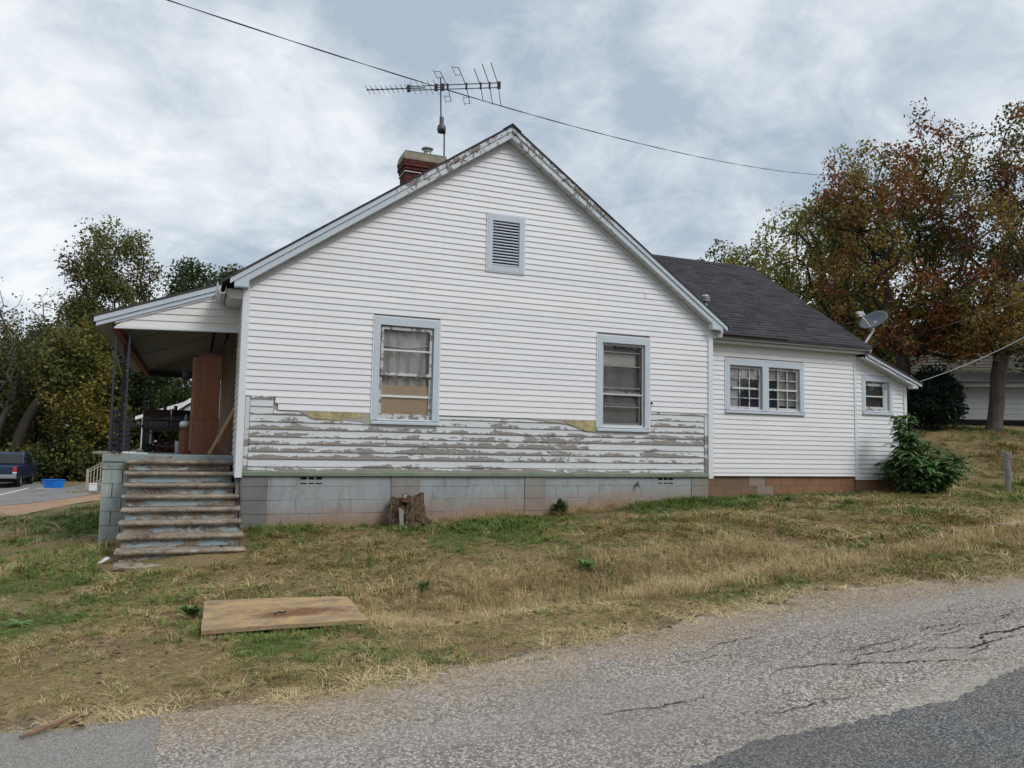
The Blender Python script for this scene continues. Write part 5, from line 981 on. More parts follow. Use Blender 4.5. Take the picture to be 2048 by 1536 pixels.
# pokeweed-like bush at the lean-to corner, big drooping leaves
PB = thing('leafy_bush', (13.45,.10,gz_(13.45,.1)), 'big bright green leafy bush against the lean-to corner', 'bush'); rng = np.random.default_rng(91); V = []; F = []; Cc = []; st_ = MB(); bx, by, bz = PB.location
for i in range(120):
    a = rng.random()*6.283; tall = i < 20; u_ = rng.random()**.55; L_ = (1.25-.55*u_)*(.6+.55*rng.random()); rr0 = .80*u_*(1.15 if math.cos(a) > 0 else .85)
    if tall: a = math.pi+rng.normal()*.8; rr0 = .05+.22*rng.random(); L_ = 1.15+.55*rng.random()
    P = []
    for k in range(9): t = k/8; P.append(np.array([bx+(-.25 if tall else 0)+math.cos(a)*rr0*(t**.55)*1.1, by+math.sin(a)*rr0*.9*(t**.55), bz+L_*t*(1.0 if tall else 1.15-.15*t*t)]))
    st_.tube([tuple(q) for q in P], [.012*(1-.7*k/8) for k in range(9)], 5)
    for k in range(2, 9):
        for q in range(4 if k < 8 else 8):
            b = rng.random()*6.283; o0 = P[k]+rng.normal(size=3)*.02; d = np.array([math.cos(b), math.sin(b), rng.uniform(-.35,.35)]); d /= np.linalg.norm(d); s = .065+rng.random()*.105; w = np.cross(d, (0,0,1)); w /= np.linalg.norm(w); u = np.cross(w, d)
            n0 = len(V); t1 = o0+d*s*.45+u*s*.10; t2 = o0+d*s*1.0+u*s*.02; t3 = o0+d*s*1.55-u*s*.35
            V += [o0, t1+w*s*.30-u*s*.06, t1, t1-w*s*.30-u*s*.06, t2+w*s*.26-u*s*.06, t2, t2-w*s*.26-u*s*.06, t3]
            F += [(n0,n0+2,n0+1,n0),(n0,n0+3,n0+2,n0),(n0+1,n0+2,n0+5,n0+4),(n0+2,n0+3,n0+6,n0+5),(n0+4,n0+5,n0+7,n0+4),(n0+5,n0+6,n0+7,n0+5)]
            cc = np.array([(.105,.20,.066),(.13,.235,.078),(.065,.135,.05),(.17,.265,.10)][rng.integers(0,4)])*(.7+.6*rng.random()); Cc += [cc]*8
tri = [];
for f in F:
    tri.append(f[:3]); 
    if len(set(f)) == 4: tri.append((f[0],f[2],f[3]))
raw_mesh('foliage', np.array(V), np.array(tri), 'leaf', PB, np.array(Cc)); st_.build('stem', 'bark_dark', PB)

# ================================================================== NEIGHBOURS
def nhouse():
    T = thing('neighbour_house', (1,28,-1.1), 'small white gabled house with a porch seen through the porch opening', 'house'); oy, ox, oz = 27.0, -1.09, -.66
    w = MB().prism([(ox,oy,-1.2+0),(ox+8,oy,-1.2),(ox+8,oy,3.2+oz),(ox+4,oy,6.0+oz),(ox,oy,3.2+oz)], (0,9,0)).build('wall', 'mortar', T)
    for k in range(-28, 36):
        za = 3+oz-k*.1; zb = za+.1; zt = 3.2+oz; a, b = ox, ox+8
        if zb > zt: a = ox+(zb-zt)/.696; b = ox+8-(zb-zt)/.696
        if b-a < .1: continue
        MB().prism([(a,oy-.001,za),(a,oy-.02,za),(a,oy-.004,zb)], (b-a,0,0)).build('siding_board', 'white_weathered', w)
    for s in (-1,1): MB().prism([(ox+4,oy-.2,6.1+oz),(ox+4+s*4.35,oy-.2,6.1+oz-4.35*.696),(ox+4+s*4.35,oy-.2,6.28+oz-4.35*.696),(ox+4,oy-.2,6.28+oz)], (0,9.5,0)).build('roof', 'roof_dark', T)
    for s in (-1,1): MB().prism([(ox+4,oy-.24,6.06+oz),(ox+4+s*4.35,oy-.24,6.06+oz-4.35*.696),(ox+4+s*4.35,oy-.24,6.27+oz-4.35*.696),(ox+4,oy-.24,6.27+oz)], (0,.04,0)).build('rake_board', 'white_paint', T)
    pz_ = lambda x: 2.77+oz+.372*(x-ox+2.05)
    MB().prism([(ox-2.05,oy+.8,pz_(ox-2.05)-.12),(ox,oy+.8,pz_(ox)-.12),(ox,oy+.8,pz_(ox)),(ox-2.05,oy+.8,pz_(ox-2.05))], (0,8,0)).build('porch_roof', 'roof_dark', T); MB().prism([(ox-2.07,oy+.76,pz_(ox-2.05)-.16),(ox,oy+.76,pz_(ox)-.16),(ox,oy+.76,pz_(ox)),(ox-2.07,oy+.76,pz_(ox-2.05))], (0,.04,0)).build('porch_rake', 'white_paint', T)
    MB().prism([(ox-1.8,oy+.85,2.60+oz),(ox,oy+.85,2.66+oz),(ox,oy+.85,pz_(ox)-.1),(ox-1.8,oy+.85,pz_(ox-1.8)-.1)], (0,.05,0)).build('porch_gable', 'white_weathered', T)
    for yy in (.95,4.5,8.5): MB().box(ox-1.8,ox-1.7,oy+yy,oy+yy+.1,-.5,2.62+oz).build('porch_post', 'white_weathered', T)
    MB().box(ox-1.85,ox,oy+.9,oy+8.8,-1.4,.1).build('porch_base', 'block_dark', T)
    return T
nhouse()
def railing(pts, label, seed):
    (x0,y0,z0),(x1,y1,z1) = pts; T = thing('stair_railing', (x0,y0,z0-.9), label, 'railing')
    for d, nm in ((0,'top_rail'),(-.12,'sub_rail'),(-.72,'bottom_rail')): MB().obox(((x0+x1)/2,(y0+y1)/2,(z0+z1)/2+d), ((x1-x0)/2,(y1-y0)/2,(z1-z0)/2), (0,.045,0), (0,0,.02)).build(nm, 'deck_wood', T)
    for i in range(8): t = i/7; MB().box(x0+(x1-x0)*t-.02, x0+(x1-x0)*t+.02, y0+(y1-y0)*t-.02, y0+(y1-y0)*t+.02, z0+(z1-z0)*t-.95, z0+(z1-z0)*t).build('baluster', 'deck_wood', T)
    for x, y, z in pts: MB().box(x-.05,x+.05,y-.05,y+.05,z-1.1,z+.03).build('post', 'deck_wood', T)
railing(((-3.6,26.6,.22),(-2.2,26.6,1.0)), 'wooden stair railing of the neighbour house seen through the porch', 1)
railing(((-4.75,26.0,-.28),(-3.9,26.0,.22)), 'wooden stair railing left of the concrete block pier', 2)
m = MB(); m.box(-4.62,-4.32,25.4,25.65,-1.15,-.86); m.box(-4.64,-4.30,25.38,25.67,-.87,-.84); tag(m.build('white_cooler', 'white_paint', None, bevel=.02), 'white cooler on the grass left of the block pier', 'cooler')
T = thing('beige_house', (36,20.5,2.5), 'beige lap-sided house mostly hidden behind the maples', 'house'); wx = Vector((.76,-.65,0)); wy = Vector((.65,.76,0)); o0 = Vector((33.2,19.6,2.2))
w = MB().prism([o0,o0+wx*9,o0+wx*9+Vector((0,0,4.2)),o0+wx*4.5+Vector((0,0,6.6)),o0+Vector((0,0,4.2))], wy*8).build('wall', 'mortar', T)
for k in range(42):
    z = k*.155; a, b = 0, 9
    if z > 4.1: a = (z-4.0)/2.4*4.5; b = 9-a
    if b-a < .3: continue
    p = o0+wx*a-wy*.002+Vector((0,0,z)); MB().prism([p, p-wy*.03, p-wy*.006+Vector((0,0,.155))], wx*(b-a)).build('siding_board', 'siding_beige', w)
for s in (-1,1):
    a = o0+wx*4.5-wy*.4+Vector((0,0,6.75)); b = o0+wx*(4.5+s*5)-wy*.4+Vector((0,0,6.75-5*.533)); MB().prism([a,b,b+Vector((0,0,.15)),a+Vector((0,0,.15))], wy*8.8).build('roof', 'roof_dark', T)
m = MB(); q = o0+wx*1.6-wy*.06+Vector((0,0,1.6)); m.obox(q+wx*.5+Vector((0,0,.7)), wx*.55, wy*.04, Vector((0,0,.75))); c = m.build('window', 'white_weathered', T); MB().obox(q+wx*.5+Vector((0,0,.7))-wy*.045, wx*.45, wy*.01, Vector((0,0,.65))).build('pane', 'truck_glass', c)
T = thing('white_shed', (29.5,9.5,2.2), 'low white boarded shed with dark roof behind the forked maple', 'shed'); o0 = Vector((27.6,10.25,2.42)); wx = Vector((.89,-.45,0)); wy = Vector((.45,.89,0)); up_ = Vector((0,0,1))
plain('shed_white_shaded', (.34,.355,.375), .75, .2, .12, 2)  # white boards darkened, the shade of the trees put into the colour
sw_ = MB().prism([o0+wy*.02,o0+wx*7+wy*.02,o0+wx*7+wy*4,o0+wy*4], up_*1.33).build('wall', 'shed_white_shaded', T)
for k in range(6):
    a = o0+up_*(.03+k*.215); MB().prism([a-wy*.012, a+wx*7-wy*.012, a+wx*7-wy*.012+up_*.205, a-wy*.012+up_*.205], wy*.03).build('board', 'shed_white_shaded', sw_)
    MB().prism([a-wx*.012, a-wx*.012+wy*4, a-wx*.012+wy*4+up_*.205, a-wx*.012+up_*.205], wx*.03).build('board', 'shed_white_shaded', sw_)
MB().prism([o0-up_*.35,o0+wx*7-up_*.35,o0+wx*7+wy*4-up_*.35,o0+wy*4-up_*.35], up_*.33).build('crawl_gap_shade', 'dark_hole', T)  # near-black block stands in for the shade of the crawl gap
MB().prism([o0-wx*.35-wy*.35+up_*1.36,o0+wx*7.3-wy*.35+up_*1.36,o0+wx*7.3-wy*.35+up_*1.46,o0-wx*.35-wy*.35+up_*1.46], wy*.04).build('fascia', 'shed_white_shaded', T)
MB().prism([o0-wx*.4-wy*.4+up_*1.46,o0+wx*7.4-wy*.4+up_*1.46,o0+wx*7.4+wy*4.4+up_*2.35,o0-wx*.4+wy*4.4+up_*2.35], up_*.06).build('roof', 'roof_dark', T)

# ================================================================== STREET THINGS
tx, ty = -9.35, 34.4; tz = h1(tx, ty)+.02; T = thing('pickup_truck', (tx,ty,tz), 'dark blue pickup truck parked with its tail toward us', 'truck'); hw = .95
def xy(pts, x0, x1): return MB().prism([(x0, ty+a, tz+b) for a, b in pts], (x1-x0,0,0))
body = xy([(-2.6,.55),(-2.62,1.05),(-.55,1.08),(-.5,1.10),(.9,1.10),(2.45,1.0),(2.6,.55),(2.3,.42),(-2.4,.42)], tx-hw, tx+hw).build('body', 'truck_blue', T, bevel=.05)
xy([(-.55,1.08),(-.40,1.62),(-.25,1.70),(.75,1.70),(1.0,1.62),(1.65,1.08)], tx-hw+.09, tx+hw-.09).build('cab', 'truck_blue', T, bevel=.06)
MB().prism([(tx-hw+.20,ty-.56,tz+1.14),(tx+hw-.20,ty-.56,tz+1.14),(tx+hw-.26,ty-.425,tz+1.58),(tx-hw+.26,ty-.425,tz+1.58)], (0,-.012,0)).build('rear_window', 'truck_glass', T); xy([(-.38,1.14),(-.26,1.58),(.85,1.58),(1.35,1.14)], tx+hw-.10, tx+hw-.075).build('side_window', 'truck_glass', T)
MB().box(tx-hw-.02,tx+hw+.02,ty-2.76,ty-2.6,tz+.48,tz+.66).build('bumper', 'chrome', T, bevel=.02); MB().box(tx-.7,tx+.7,ty-2.625,ty-2.615,tz+.72,tz+1.02).build('tailgate', 'truck_blue', T)
for s in (-1,1):
    lt = MB().box(tx+s*.87-.09,tx+s*.87+.09,ty-2.635,ty-2.58,tz+.78,tz+1.02).build('tail_light', 'tail_red', T, bevel=.01); MB().box(tx+s*.87-.085,tx+s*.87+.085,ty-2.637,ty-2.6,tz+.71,tz+.78).build('reverse_lamp', 'white_paint', lt)
    MB().obox((tx+s*1.08,ty+.95,tz+1.18), (.10,0,0), (0,.05,0), (0,0,.09)).build('mirror', 'dark_metal', T, bevel=.02)
    for yy in (-1.55,1.6):
        wl = MB().lathe([(.20,-.12),(.36,-.11),(.38,-.06),(.38,.06),(.36,.11),(.20,.12)], (tx+s*.84,ty+yy,tz+.375), 24, (1,0,0)).build('wheel', 'rubber', T, smooth=True); MB().lathe([(.0,-.02),(.21,-.02),(.21,.02),(.05,.04)], (tx+s*.96,ty+yy,tz+.375), 18, (s,0,0)).build('rim', 'chrome', wl)
        xy([(yy+.5*math.cos(a*.349),.42+.5*math.sin(a*.349)) for a in range(10)], tx+s*hw-.02, tx+s*hw+.025).build('wheel_arch', 'rubber', T)
MB().box(tx-.8,tx+.8,ty-2.3,ty+2.2,tz+.28,tz+.45).build('chassis', 'rubber', T)
bz_ = h1(-6.7,31.0); T = thing('blue_tub', (-6.72,31.0,bz_), 'bright blue plastic tub at the driveway corner', 'tub')
m = MB(); ra, rb = [], []
for k in range(28): a = 2*math.pi*k/28; sq = 1/max(abs(math.cos(a))**.6+abs(math.sin(a))**.6, .9)*1.15; ra.append((math.cos(a)*.34*sq+.02, math.sin(a)*.26*sq)); rb.append((math.cos(a)*.43*sq, math.sin(a)*.33*sq))
x_, y_ = -6.72, 31.0; n = 28
m.add([(x_+a,y_+b,bz_+.02) for a,b in ra]+[(x_+a,y_+b,bz_+.42) for a,b in rb]+[(x_+a*.96,y_+b*.96,bz_+.42) for a,b in rb]+[(x_+a*.95,y_+b*.95,bz_+.06) for a,b in ra], [(k+j*n,(k+1)%n+j*n,(k+1)%n+(j+1)*n,k+(j+1)*n) for j in range(3) for k in range(n)]+[tuple(range(n-1,-1,-1)), tuple(3*n+k for k in range(n))]); m.build('basin', 'tub_blue', T)
m = MB(); m.tube([(x_+a*1.02,y_+b*1.02,bz_+.42) for a,b in rb+rb[:1]], .018, 5); m.build('rim', 'tub_blue', T); MB().obox((x_-.02,y_+.02,bz_+.0), (.62,.05,0), (0,.42,0), (0,0,.03)).build('pad', 'kerb_concrete', T)
bx_, by_ = -12.3, 44.0; bz_ = h1(bx_, by_); T = thing('basketball_hoop', (bx_,by_,bz_), 'white framed basketball backboard at the left edge', 'basketball hoop')
m = MB(); frame(m, bx_-.62, bx_+.62, bz_+2.55, bz_+3.40, .07, by_-.03, by_+.03); m.build('frame', 'white_paint', T); MB().box(bx_-.55,bx_+.55,by_-.01,by_+.01,bz_+2.62,bz_+3.33).build('backboard', 'galvanised', T); MB().tube([(bx_-.3,by_+.6,bz_-.1),(bx_-.3,by_+.6,bz_+2.4),(bx_-.1,by_+.05,bz_+2.9)], .05, 8).build('pole', 'dark_metal', T)
MB().tube([(bx_+.22*math.cos(a*.5236),by_-.28+.22*math.sin(a*.5236),bz_+2.68) for a in range(13)], .012, 5).build('rim', 'rust_red', T)

# ================================================================== YARD THINGS
# plywood sheet lying over the ditch
P4 = [(-.50,-4.72),(-.46,-3.52),(.87,-3.80),(.86,-4.84)]; m = MB(); zs = [-.585,-.565,-.545,-.56]
tp = [(x,y,z) for (x,y),z in zip(P4, zs)]; n = 10
grid = [[(Vector(tp[0])*(1-u)*(1-v)+Vector(tp[3])*u*(1-v)+Vector(tp[1])*(1-u)*v+Vector(tp[2])*u*v)+Vector((random.uniform(-.004,.004) if u in (0,1) else 0, random.uniform(-.006,.004) if v in (0,1) else 0, .012*math.sin(u*3.1)*math.sin(v*2+.6))) for u in np.linspace(0,1,n+1)] for v in np.linspace(0,1,n+1)]
vs = [p for r_ in grid for p in r_]; N_ = n+1; m.add(vs+[p-Vector((0,0,.035)) for p in vs], [(j*N_+i,j*N_+i+1,(j+1)*N_+i+1,(j+1)*N_+i) for j in range(n) for i in range(n)]+[(i,i+N_*N_,i+1+N_*N_,i+1) for i in range(n)]+[(n*N_+i+1,n*N_+i+1+N_*N_,n*N_+i+N_*N_,n*N_+i) for i in range(n)]+[((i+1)*N_,(i+1)*N_+N_*N_,i*N_+N_*N_,i*N_) for i in range(n)]+[(i*N_+n,i*N_+n+N_*N_,(i+1)*N_+n+N_*N_,(i+1)*N_+n) for i in range(n)])
bdo = thing('ditch_cover', (.2,-4.2,-.6), 'rust-stained wooden sheet lying flat on the grass near the road', 'wooden sheet'); m.build('sheet', 'ditch_board', bdo); MB().tube([(.10,-4.47,-.535),(.15,-4.43,-.53),(.17,-4.45,-.533),(.21,-4.42,-.53)], .008, 5).build('lift_ring', 'dark_metal', bdo)
# tree stump leaning on the foundation
sx_, sy_ = 2.45, -.24; sz_ = h1(sx_, sy_); T = thing('tree_stump', (sx_,sy_,sz_), 'split rotten tree stump standing against the foundation', 'stump'); m = MB(); n, rg = 36, 12; vs = []; rng = np.random.default_rng(4)
def stump(cx, cy, h, r0, r1, lx, seed, nm, mt):
    m = MB(); n, rg = 30, 10; vs = []
    for j in range(rg+1):
        t = j/rg
        for k in range(n):
            a = 2*math.pi*k/n; r_ = (r0*(1-t)**1.5+r1*(1-(1-t)**1.5))*(1+.13*math.sin(3*a+seed)+.07*math.sin(7*a+seed*2+t*2)+.08*math.sin(13*a+t)+.16*(random.random()-.5)); vs.append((cx+lx*t+math.cos(a)*r_, cy+.05*t+math.sin(a)*r_*.8, sz_-.06+(h+.06)*t+(.05*math.sin(2*a+seed)+.04*random.random())*(t > .95)))
    m.add(vs, [(j*n+k, j*n+(k+1)%n, (j+1)*n+(k+1)%n, (j+1)*n+k) for j in range(rg) for k in range(n)]+[tuple(rg*n+k for k in range(n))]); return m.build(nm, mt, T)
stump(sx_+.05, sy_, .43, .25, .15, -.01, 1, 'trunk', 'stump_bark'); stump(sx_-.15, sy_+.02, .37, .17, .13, -.03, 4, 'side_trunk', 'stump_bark'); MB().obox((sx_+.17,sy_-.10,sz_+.10), (.11,0,-.06), (0,.06,0), (.03,0,.05)).build('root', 'stump_bark', T, bevel=.02)
MB().obox((sx_-.165,sy_-.11,sz_+.13), (.035,.01,-.02), (0,.02,0), (-.01,0,.15)).build('split_wood', 'grey_wood', T)
m = MB(); m.obox((sx_-.10,sy_-.05,sz_+.385), (.055,0,-.012), (0,.05,0), (0,0,.022)); tag(m.build('brick_piece', 'brick_scrap', None, bevel=.006), 'red brick piece lying on the stump', 'brick'); m = MB(); m.obox((sx_-.065,sy_+.0,sz_+.44), (.05,0,-.02), (0,.05,.0), (.008,0,.03)); tag(m.build('pale_rubble', 'stone_pale', None, bevel=.006), 'pale mortar chunk on top of the stump', 'rubble')
# post wrapped with wire
px_, py_ = 17.9, 1.3; pz0 = h1(px_, py_); T = thing('wire_wrapped_post', (px_,py_,pz0), 'grey wooden post wound with wire on the right lawn', 'post'); m = MB(); rr_ = random.Random(4)
m.tube([(px_,py_,pz0-.1),(px_-.01,py_,pz0+.5),(px_-.03,py_,pz0+.98)], [.062,.058,.055], 9); m.build('post', 'grey_wood', T)
m = MB(); pts = []
for k in range(190): t = k/190; a = k*.55; r_ = .066+.02*rr_.random()+(.03*rr_.random() if t > .75 else 0); pts.append((px_-.03*t+math.cos(a)*r_, py_+math.sin(a)*r_, pz0+.22+.78*t+.02*math.sin(k*1.7)))
m.tube(pts, .008, 4); m.build('wire', 'cable_grey', T)
m = MB(); zc2 = h1(10.9,-3.98); m.obox((10.9,-3.95,zc2+.03), (.75,.12,.02), (-.03,.12,0), (0,0,.04)); tag(m.build('concrete_strip', 'kerb_concrete', None, bevel=.012), 'pale concrete strip in the grass at the right edge', 'concrete')
z_ = h1(-1.58,-1.06); tag(MB().obox((-1.58,-1.06,z_+.05), (.055,.03,.03), (-.02,.035,0), (0,0,.006)).build('white_litter', 'white_paint', None), 'small white wrapper on the grass left of the steps', 'litter')
z_ = h1(-1.3,-6.55); m = MB(); m.tube([(-1.44,-6.66,z_+.03),(-1.36,-6.60,z_+.036),(-1.28,-6.53,z_+.045),(-1.19,-6.43,z_+.05)], [.008,.016,.017,.012], 6); tag(m.build('fallen_stick', 'stick_wood', None), 'brown stick lying at the road edge, bottom left', 'stick')

# ================================================================== GRASS
def tuft(name, nb, h, spread, w, mat, droop=.5, seed=0):
    rng = np.random.default_rng(seed); V = []; F = []
    for i in range(nb):
        a = rng.random()*6.283; r0 = spread*rng.random()**.5*.6; hh = h*(.45+.75*rng.random()); ln = spread*(.25+rng.random())*droop*2; b = a+rng.normal()*.6
        p0 = np.array([math.cos(a)*r0, math.sin(a)*r0, -.01]); d = np.array([math.cos(b), math.sin(b), 0]); s = np.array([-d[1], d[0], 0])*w*(.6+.7*rng.random())
        p1 = p0+np.array([0,0,hh*.62])+d*ln*.30; p2 = p0+np.array([0,0,hh*(1-.35*droop)])+d*ln; n0 = len(V)
        V += [p0-s, p0+s, p1+s*.8, p1-s*.8, p2]; F += [(n0,n0+1,n0+2),(n0,n0+2,n0+3),(n0+3,n0+2,n0+4)]
    me = bpy.data.meshes.new(name); me.from_pydata([tuple(v) for v in V], [], F); me.materials.append(M[mat]); return bpy.data.objects.new(name, me)
def scatter(name, pts, scl, protos, label, seed=0):
    """point cloud mesh + geometry nodes: every point carries one tuft"""
    rng = np.random.default_rng(seed); n = len(pts); me = bpy.data.meshes.new(name); me.vertices.add(n); me.vertices.foreach_set('co', np.asarray(pts, np.float32).ravel())
    a = me.attributes.new('scl', 'FLOAT', 'POINT'); a.data.foreach_set('value', np.asarray(scl, np.float32)); a = me.attributes.new('rot', 'FLOAT_VECTOR', 'POINT')
    rt = np.stack([rng.normal(size=n)*.14, rng.normal(size=n)*.14, rng.random(n)*6.283], 1).astype(np.float32); a.data.foreach_set('vector', rt.ravel())
    a = me.attributes.new('pick', 'INT', 'POINT'); a.data.foreach_set('value', rng.integers(0, len(protos), n).astype(np.int32))
    o = bpy.data.objects.new(name, me); COL.objects.link(o); o['kind'] = 'stuff'; o['label'] = label
    g = bpy.data.node_groups.new(name, 'GeometryNodeTree'); g.interface.new_socket('Geometry', in_out='INPUT', socket_type='NodeSocketGeometry'); g.interface.new_socket('Geometry', in_out='OUTPUT', socket_type='NodeSocketGeometry')
    gi = g.nodes.new('NodeGroupInput'); go = g.nodes.new('NodeGroupOutput'); jn = g.nodes.new('GeometryNodeJoinGeometry'); g.links.new(jn.outputs[0], go.inputs[0])
    def attr(nm, ty): q = g.nodes.new('GeometryNodeInputNamedAttribute'); q.data_type = ty; q.inputs[0].default_value = nm; return q.outputs[0]
    s_ = attr('scl', 'FLOAT'); r_ = attr('rot', 'FLOAT_VECTOR'); k_ = attr('pick', 'INT'); er = g.nodes.new('FunctionNodeEulerToRotation'); g.links.new(r_, er.inputs[0])
    for i, p in enumerate(protos):
        oi = g.nodes.new('GeometryNodeObjectInfo'); oi.inputs[0].default_value = p; oi.inputs[1].default_value = True
        cmp = g.nodes.new('FunctionNodeCompare'); cmp.data_type = 'INT'; cmp.operation = 'EQUAL'; g.links.new(k_, cmp.inputs[2]); cmp.inputs[3].default_value = i
        ip = g.nodes.new('GeometryNodeInstanceOnPoints'); g.links.new(gi.outputs[0], ip.inputs['Points']); g.links.new(cmp.outputs[0], ip.inputs['Selection']); g.links.new(oi.outputs['Geometry'], ip.inputs['Instance']); g.links.new(er.outputs[0], ip.inputs['Rotation']); g.links.new(s_, ip.inputs['Scale']); g.links.new(ip.outputs[0], jn.inputs[0])
    md = o.modifiers.new('scatter', 'NODES'); md.node_group = g; return o
def free(x, y):
    ok = ~((x > -.03) & (x < 8.1) & (y > -.03)); ok &= ~((x > 8.0) & (x < 14.0) & (y > .78)); ok &= ~((x > -1.60) & (x < 0) & (y > -1.62)); ok &= ~((x > -1.9) & (x < 0) & (y > .8))
    inb = (x > -.50+.03) & (x < .85) & (y > -4.84+.08*(x < .3)) & (y < -3.55-.2*(x+.46)/1.33); ok &= ~inb; ok &= (y-redge(x)+.34)*1.5 > rg_.random(len(x))*np.clip(fbm(x, y, 2.2, 4, 71)*3.2-.5, .15, 2.5)
    ok &= ~((x < -5.6) & (y > 5) & (x > -24) & (y < 36)); ok &= ~((x < -3.6) & (y > 9) & (y < 24) & (x > -7)); return ok
def gzv(x, y):
    ed_ = redge(x); return H(x, y)+(fbm(x, y, 1.7, 4, 2)-.5)*.09*np.clip((y-ed_)/.5, 0, 1)
rg_ = np.random.default_rng(101)
def pts_in(x0, x1, y0, y1, dens): n = int((x1-x0)*(y1-y0)*dens); return rg_.uniform(x0, x1, n), rg_.uniform(y0, y1, n)
def cat2(L_): return np.concatenate([a for a, b in L_]), np.concatenate([b for a, b in L_])
X, Y = cat2([pts_in(-4,3.5,-6.8,-3.5,620), pts_in(3.5,9.5,-6.6,-3.5,430), pts_in(-4.5,11,-3.5,-1.2,330), pts_in(-6,14.5,-1.2,.9,230), pts_in(9.5,19,-6.4,2,110), pts_in(-7.5,-1.5,.9,14,70), pts_in(14,26,1,12,45), pts_in(19,32,-6,6,25), pts_in(-9,-1,14,50,9)])
ok = free(X, Y); X = X[ok]; Y = Y[ok]; G = green(X, Y); DMk = dirtmask(X, Y); keep = rg_.random(len(X)) > .75*DMk; X, Y, G = X[keep], Y[keep], G[keep]; Zg = gzv(X, Y)
dist = np.hypot(X+.63, Y+11.75); fs = np.clip(dist/7.5, .8, 2.6); isg = rg_.random(len(X)) < np.clip(G*.95+.06, 0, 1); ol = (~isg) & (rg_.random(len(X)) < .46+.3*G); sw_m = (~isg) & (~ol) & (rg_.random(len(X)) < .25+.9*np.clip(fbm(X, Y, 1.1, 3, 44)-.45, 0, .5)); dr = ~(isg | ol | sw_m)
Pp = np.stack([X, Y, Zg], 1); sc_ = (.55+.75*rg_.random(len(X)))*fs*np.clip(-.15+2.1*fbm(X, Y, 1.3, 4, 15), .4, 1.6)
mk = lambda nm, mat, h, sp, w, nb, dp, k: [tuft(nm, nb, h, sp, w, mat, dp, 10*k+i) for i in range(4)]
scatter('dry_grass', Pp[dr], sc_[dr], mk('dry_tuft', 'grass_dry', .042, .07, .0021, 14, .9, 1), 'short brown dormant grass of the yard'); scatter('straw_grass', Pp[sw_m], sc_[sw_m], mk('straw_tuft', 'grass_straw', .036, .08, .0019, 13, 1.0, 2), 'pale straw lying in the yard')
scatter('olive_grass', Pp[ol], sc_[ol], mk('olive_tuft', 'grass_olive', .045, .055, .0021, 13, .7, 3), 'half green grass of the yard'); scatter('green_grass', Pp[isg], sc_[isg], mk('green_tuft', 'grass_green', .06, .045, .0025, 14, .5, 4), 'green grass patches near the steps and foundation')
# long bleached grass of the ditch bank and along the foundation
def band(n, x0, x1, yf, s): x = rg_.uniform(x0, x1, n); return x, yf(x)+rg_.normal(size=n)*s
X, Y = cat2([band(2300, .95, 6.5, lambda x: -4.15+.08*x, .42), band(1500, 3.5, 12.5, lambda x: -4.75+.10*(x-3.5)*.55, .22), band(250, .9, 1.5, lambda x: -4.5+0*x, .25), band(160, 2.9, 4.3, lambda x: -.10+0*x, .06), band(110, 4.9, 6.4, lambda x: -.10+0*x, .06)])
ok = free(X, Y); X, Y = X[ok], Y[ok]; P2 = np.stack([X, Y, gzv(X, Y)], 1); k = rg_.random(len(X)); s2 = (.45+.65*rg_.random(len(X)))*np.clip(np.hypot(X+.63, Y+11.75)/9, .85, 1.6)*np.where(Y > -1, .62, .85)
scatter('long_grass', P2[k < .55], s2[k < .55], mk('long_straw', 'grass_straw', .20, .14, .0022, 15, .85, 5), 'long bleached grass on the ditch bank'); scatter('long_dry_grass', P2[k >= .55], s2[k >= .55], mk('long_dry', 'grass_dry', .20, .13, .0022, 15, .8, 6), 'long brown grass on the ditch bank')
X, Y = cat2([band(420, 6.3, 8.1, lambda x: -.12+0*x, .10), band(520, 8.1, 12.6, lambda x: .60+0*x, .10), band(160, .1, 1.0, lambda x: -.25+0*x, .18), band(150, -2.6, -1.6, lambda x: -.6+0*x, .6)]); ok = free(X, Y); X, Y = X[ok], Y[ok]
scatter('lush_grass', np.stack([X, Y, gzv(X, Y)], 1), .6+.7*rg_.random(len(X)), mk('lush', 'grass_green', .13, .06, .003, 12, .5, 7), 'lush green grass along the foundation')
X, Y = band(2600, -4, 12, lambda x: redge(x)+.02, .16); k = fbm(X, Y, 1.9, 3, 88) > .47; X, Y = X[k], Y[k]; scatter('edge_straw', np.stack([X, Y, H(X, Y)+.008], 1), .5+.6*rg_.random(len(X)), mk('edge_straw_tuft', 'grass_straw', .04, .10, .0020, 12, 1.1, 8), 'dry straw along the ragged road edge')
# fallen leaves
X, Y = pts_in(-4,12,-7.2,-.2,8); ok = (Y > redge(X)-.15); X, Y = X[ok], Y[ok]; lf = bpy.data.objects.new('leaf_litter_leaf', bpy.data.meshes.new('leaf_litter_leaf')); lf.data.from_pydata([(-.03,0,.0),(0,-.018,.012),(.03,0,.004),(0,.018,.014)], [], [(0,1,2,3)]); lf.data.materials.append(M['leaf_brown'])
scatter('leaf_litter', np.stack([X, Y, gzv(X, Y)+.03], 1), .5+.7*rg_.random(len(X)), [lf], 'scattered brown fallen leaves')
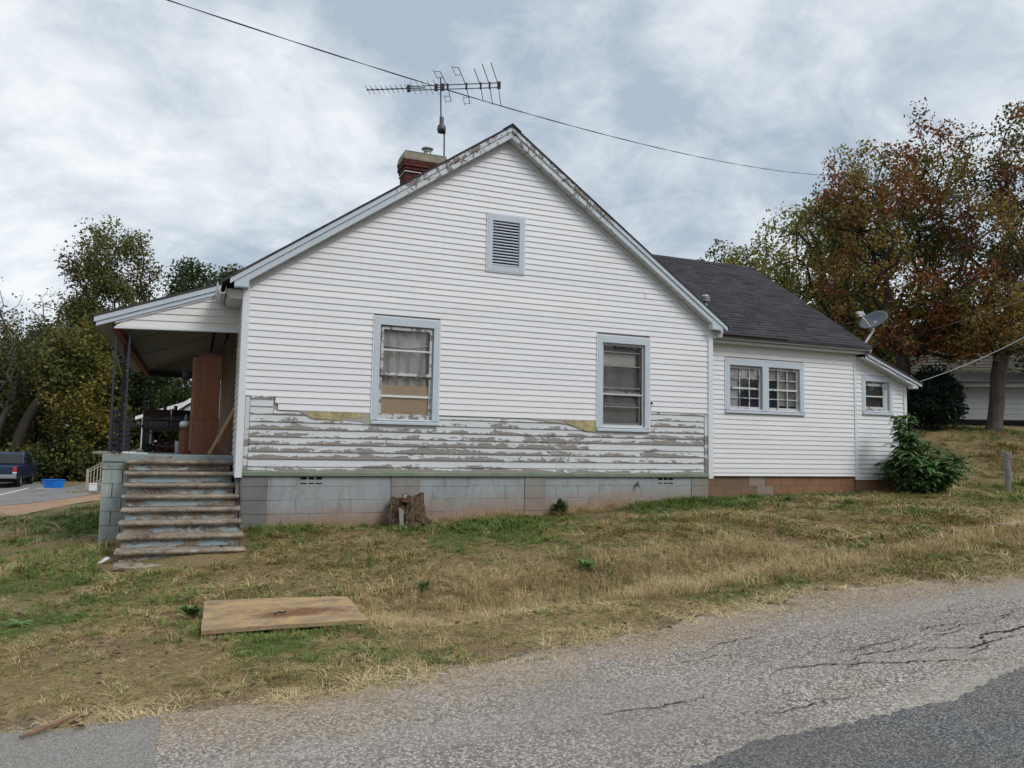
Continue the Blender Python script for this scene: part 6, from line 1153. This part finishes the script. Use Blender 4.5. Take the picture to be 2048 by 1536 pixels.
# loose aggregate along the road edge
st = bpy.data.objects.new('gravel_stone', bpy.data.meshes.new('gravel_stone')); st.data.from_pydata([(1,0,0),(-.9,.1,0),(.1,.8,.05),(0,-.8,0),(.1,0,.6),(0,0,-.5)], [], [(0,2,4),(2,1,4),(1,3,4),(3,0,4),(2,0,5),(1,2,5),(3,1,5),(0,3,5)]); st.data.materials.append(M['stone_pale'])
x = rg_.uniform(-3,12,5200); y = redge(x)-np.abs(rg_.normal(size=5200))*.55+.08; scatter('road_gravel', np.stack([x, y, H(x, y)+.014], 1), .004+.008*rg_.random(5200)**2, [st], 'loose pale gravel along the road edge')
# broad-leaved weeds, each its own plant
def weed(x, y, s, nl, label, seed, mat='weed_leaf', upr=.5):
    z = float(gzv(np.array([x]), np.array([y]))[0]); T = thing('weed', (x, y, z), label, 'weed', 'broad-leaved weeds in the grass'); rng = np.random.default_rng(seed); V = []; F = []
    for i in range(nl):
        b = rng.random()*6.283; el_ = upr*(.4+rng.random()); d = np.array([math.cos(b)*math.cos(el_), math.sin(b)*math.cos(el_), math.sin(el_)]); w = np.cross(d, (0,0,1)); w /= np.linalg.norm(w); L_ = s*(.5+.6*rng.random()); o0 = np.array([x, y, z])+d*s*.1+np.array([0,0,rng.random()*s*.5*upr]); n0 = len(V)
        V += [o0, o0+d*L_*.5+w*L_*.20, o0+d*L_*.55+np.array([0,0,L_*.06]), o0+d*L_*.5-w*L_*.20, o0+d*L_-np.array([0,0,L_*.18])]; F += [(n0,n0+2,n0+1),(n0,n0+3,n0+2),(n0+1,n0+2,n0+4),(n0+2,n0+3,n0+4)]
    raw_mesh('leaves', np.array(V), np.array(F), mat, T)
for i_, (x_, y_, s_, n_, l_, u_) in enumerate([(5.02,-.12,.22,60,'leafy weed growing against the foundation by the third pier',1.0),(3.72,-3.49,.17,40,'bright green weed in the middle of the ditch bank',.8),(1.74,-3.58,.13,30,'small bright weed right of the wooden sheet',1.0),(-.58,-3.95,.15,36,'green weed at the left corner of the wooden sheet',.9),(-2.0,-3.5,.12,30,'flat weed at the left edge of the lawn',.35),(4.75,-3.35,.14,36,'dark flat weed right of the bright green weed',.4),(9.6,-.3,.14,30,'grassy green weed below the wing windows',.9),(10.4,-1.0,.14,26,'green weed in the lawn below the wing',.7)]): weed(x_, y_, s_, n_, l_, i_+1, upr=u_)
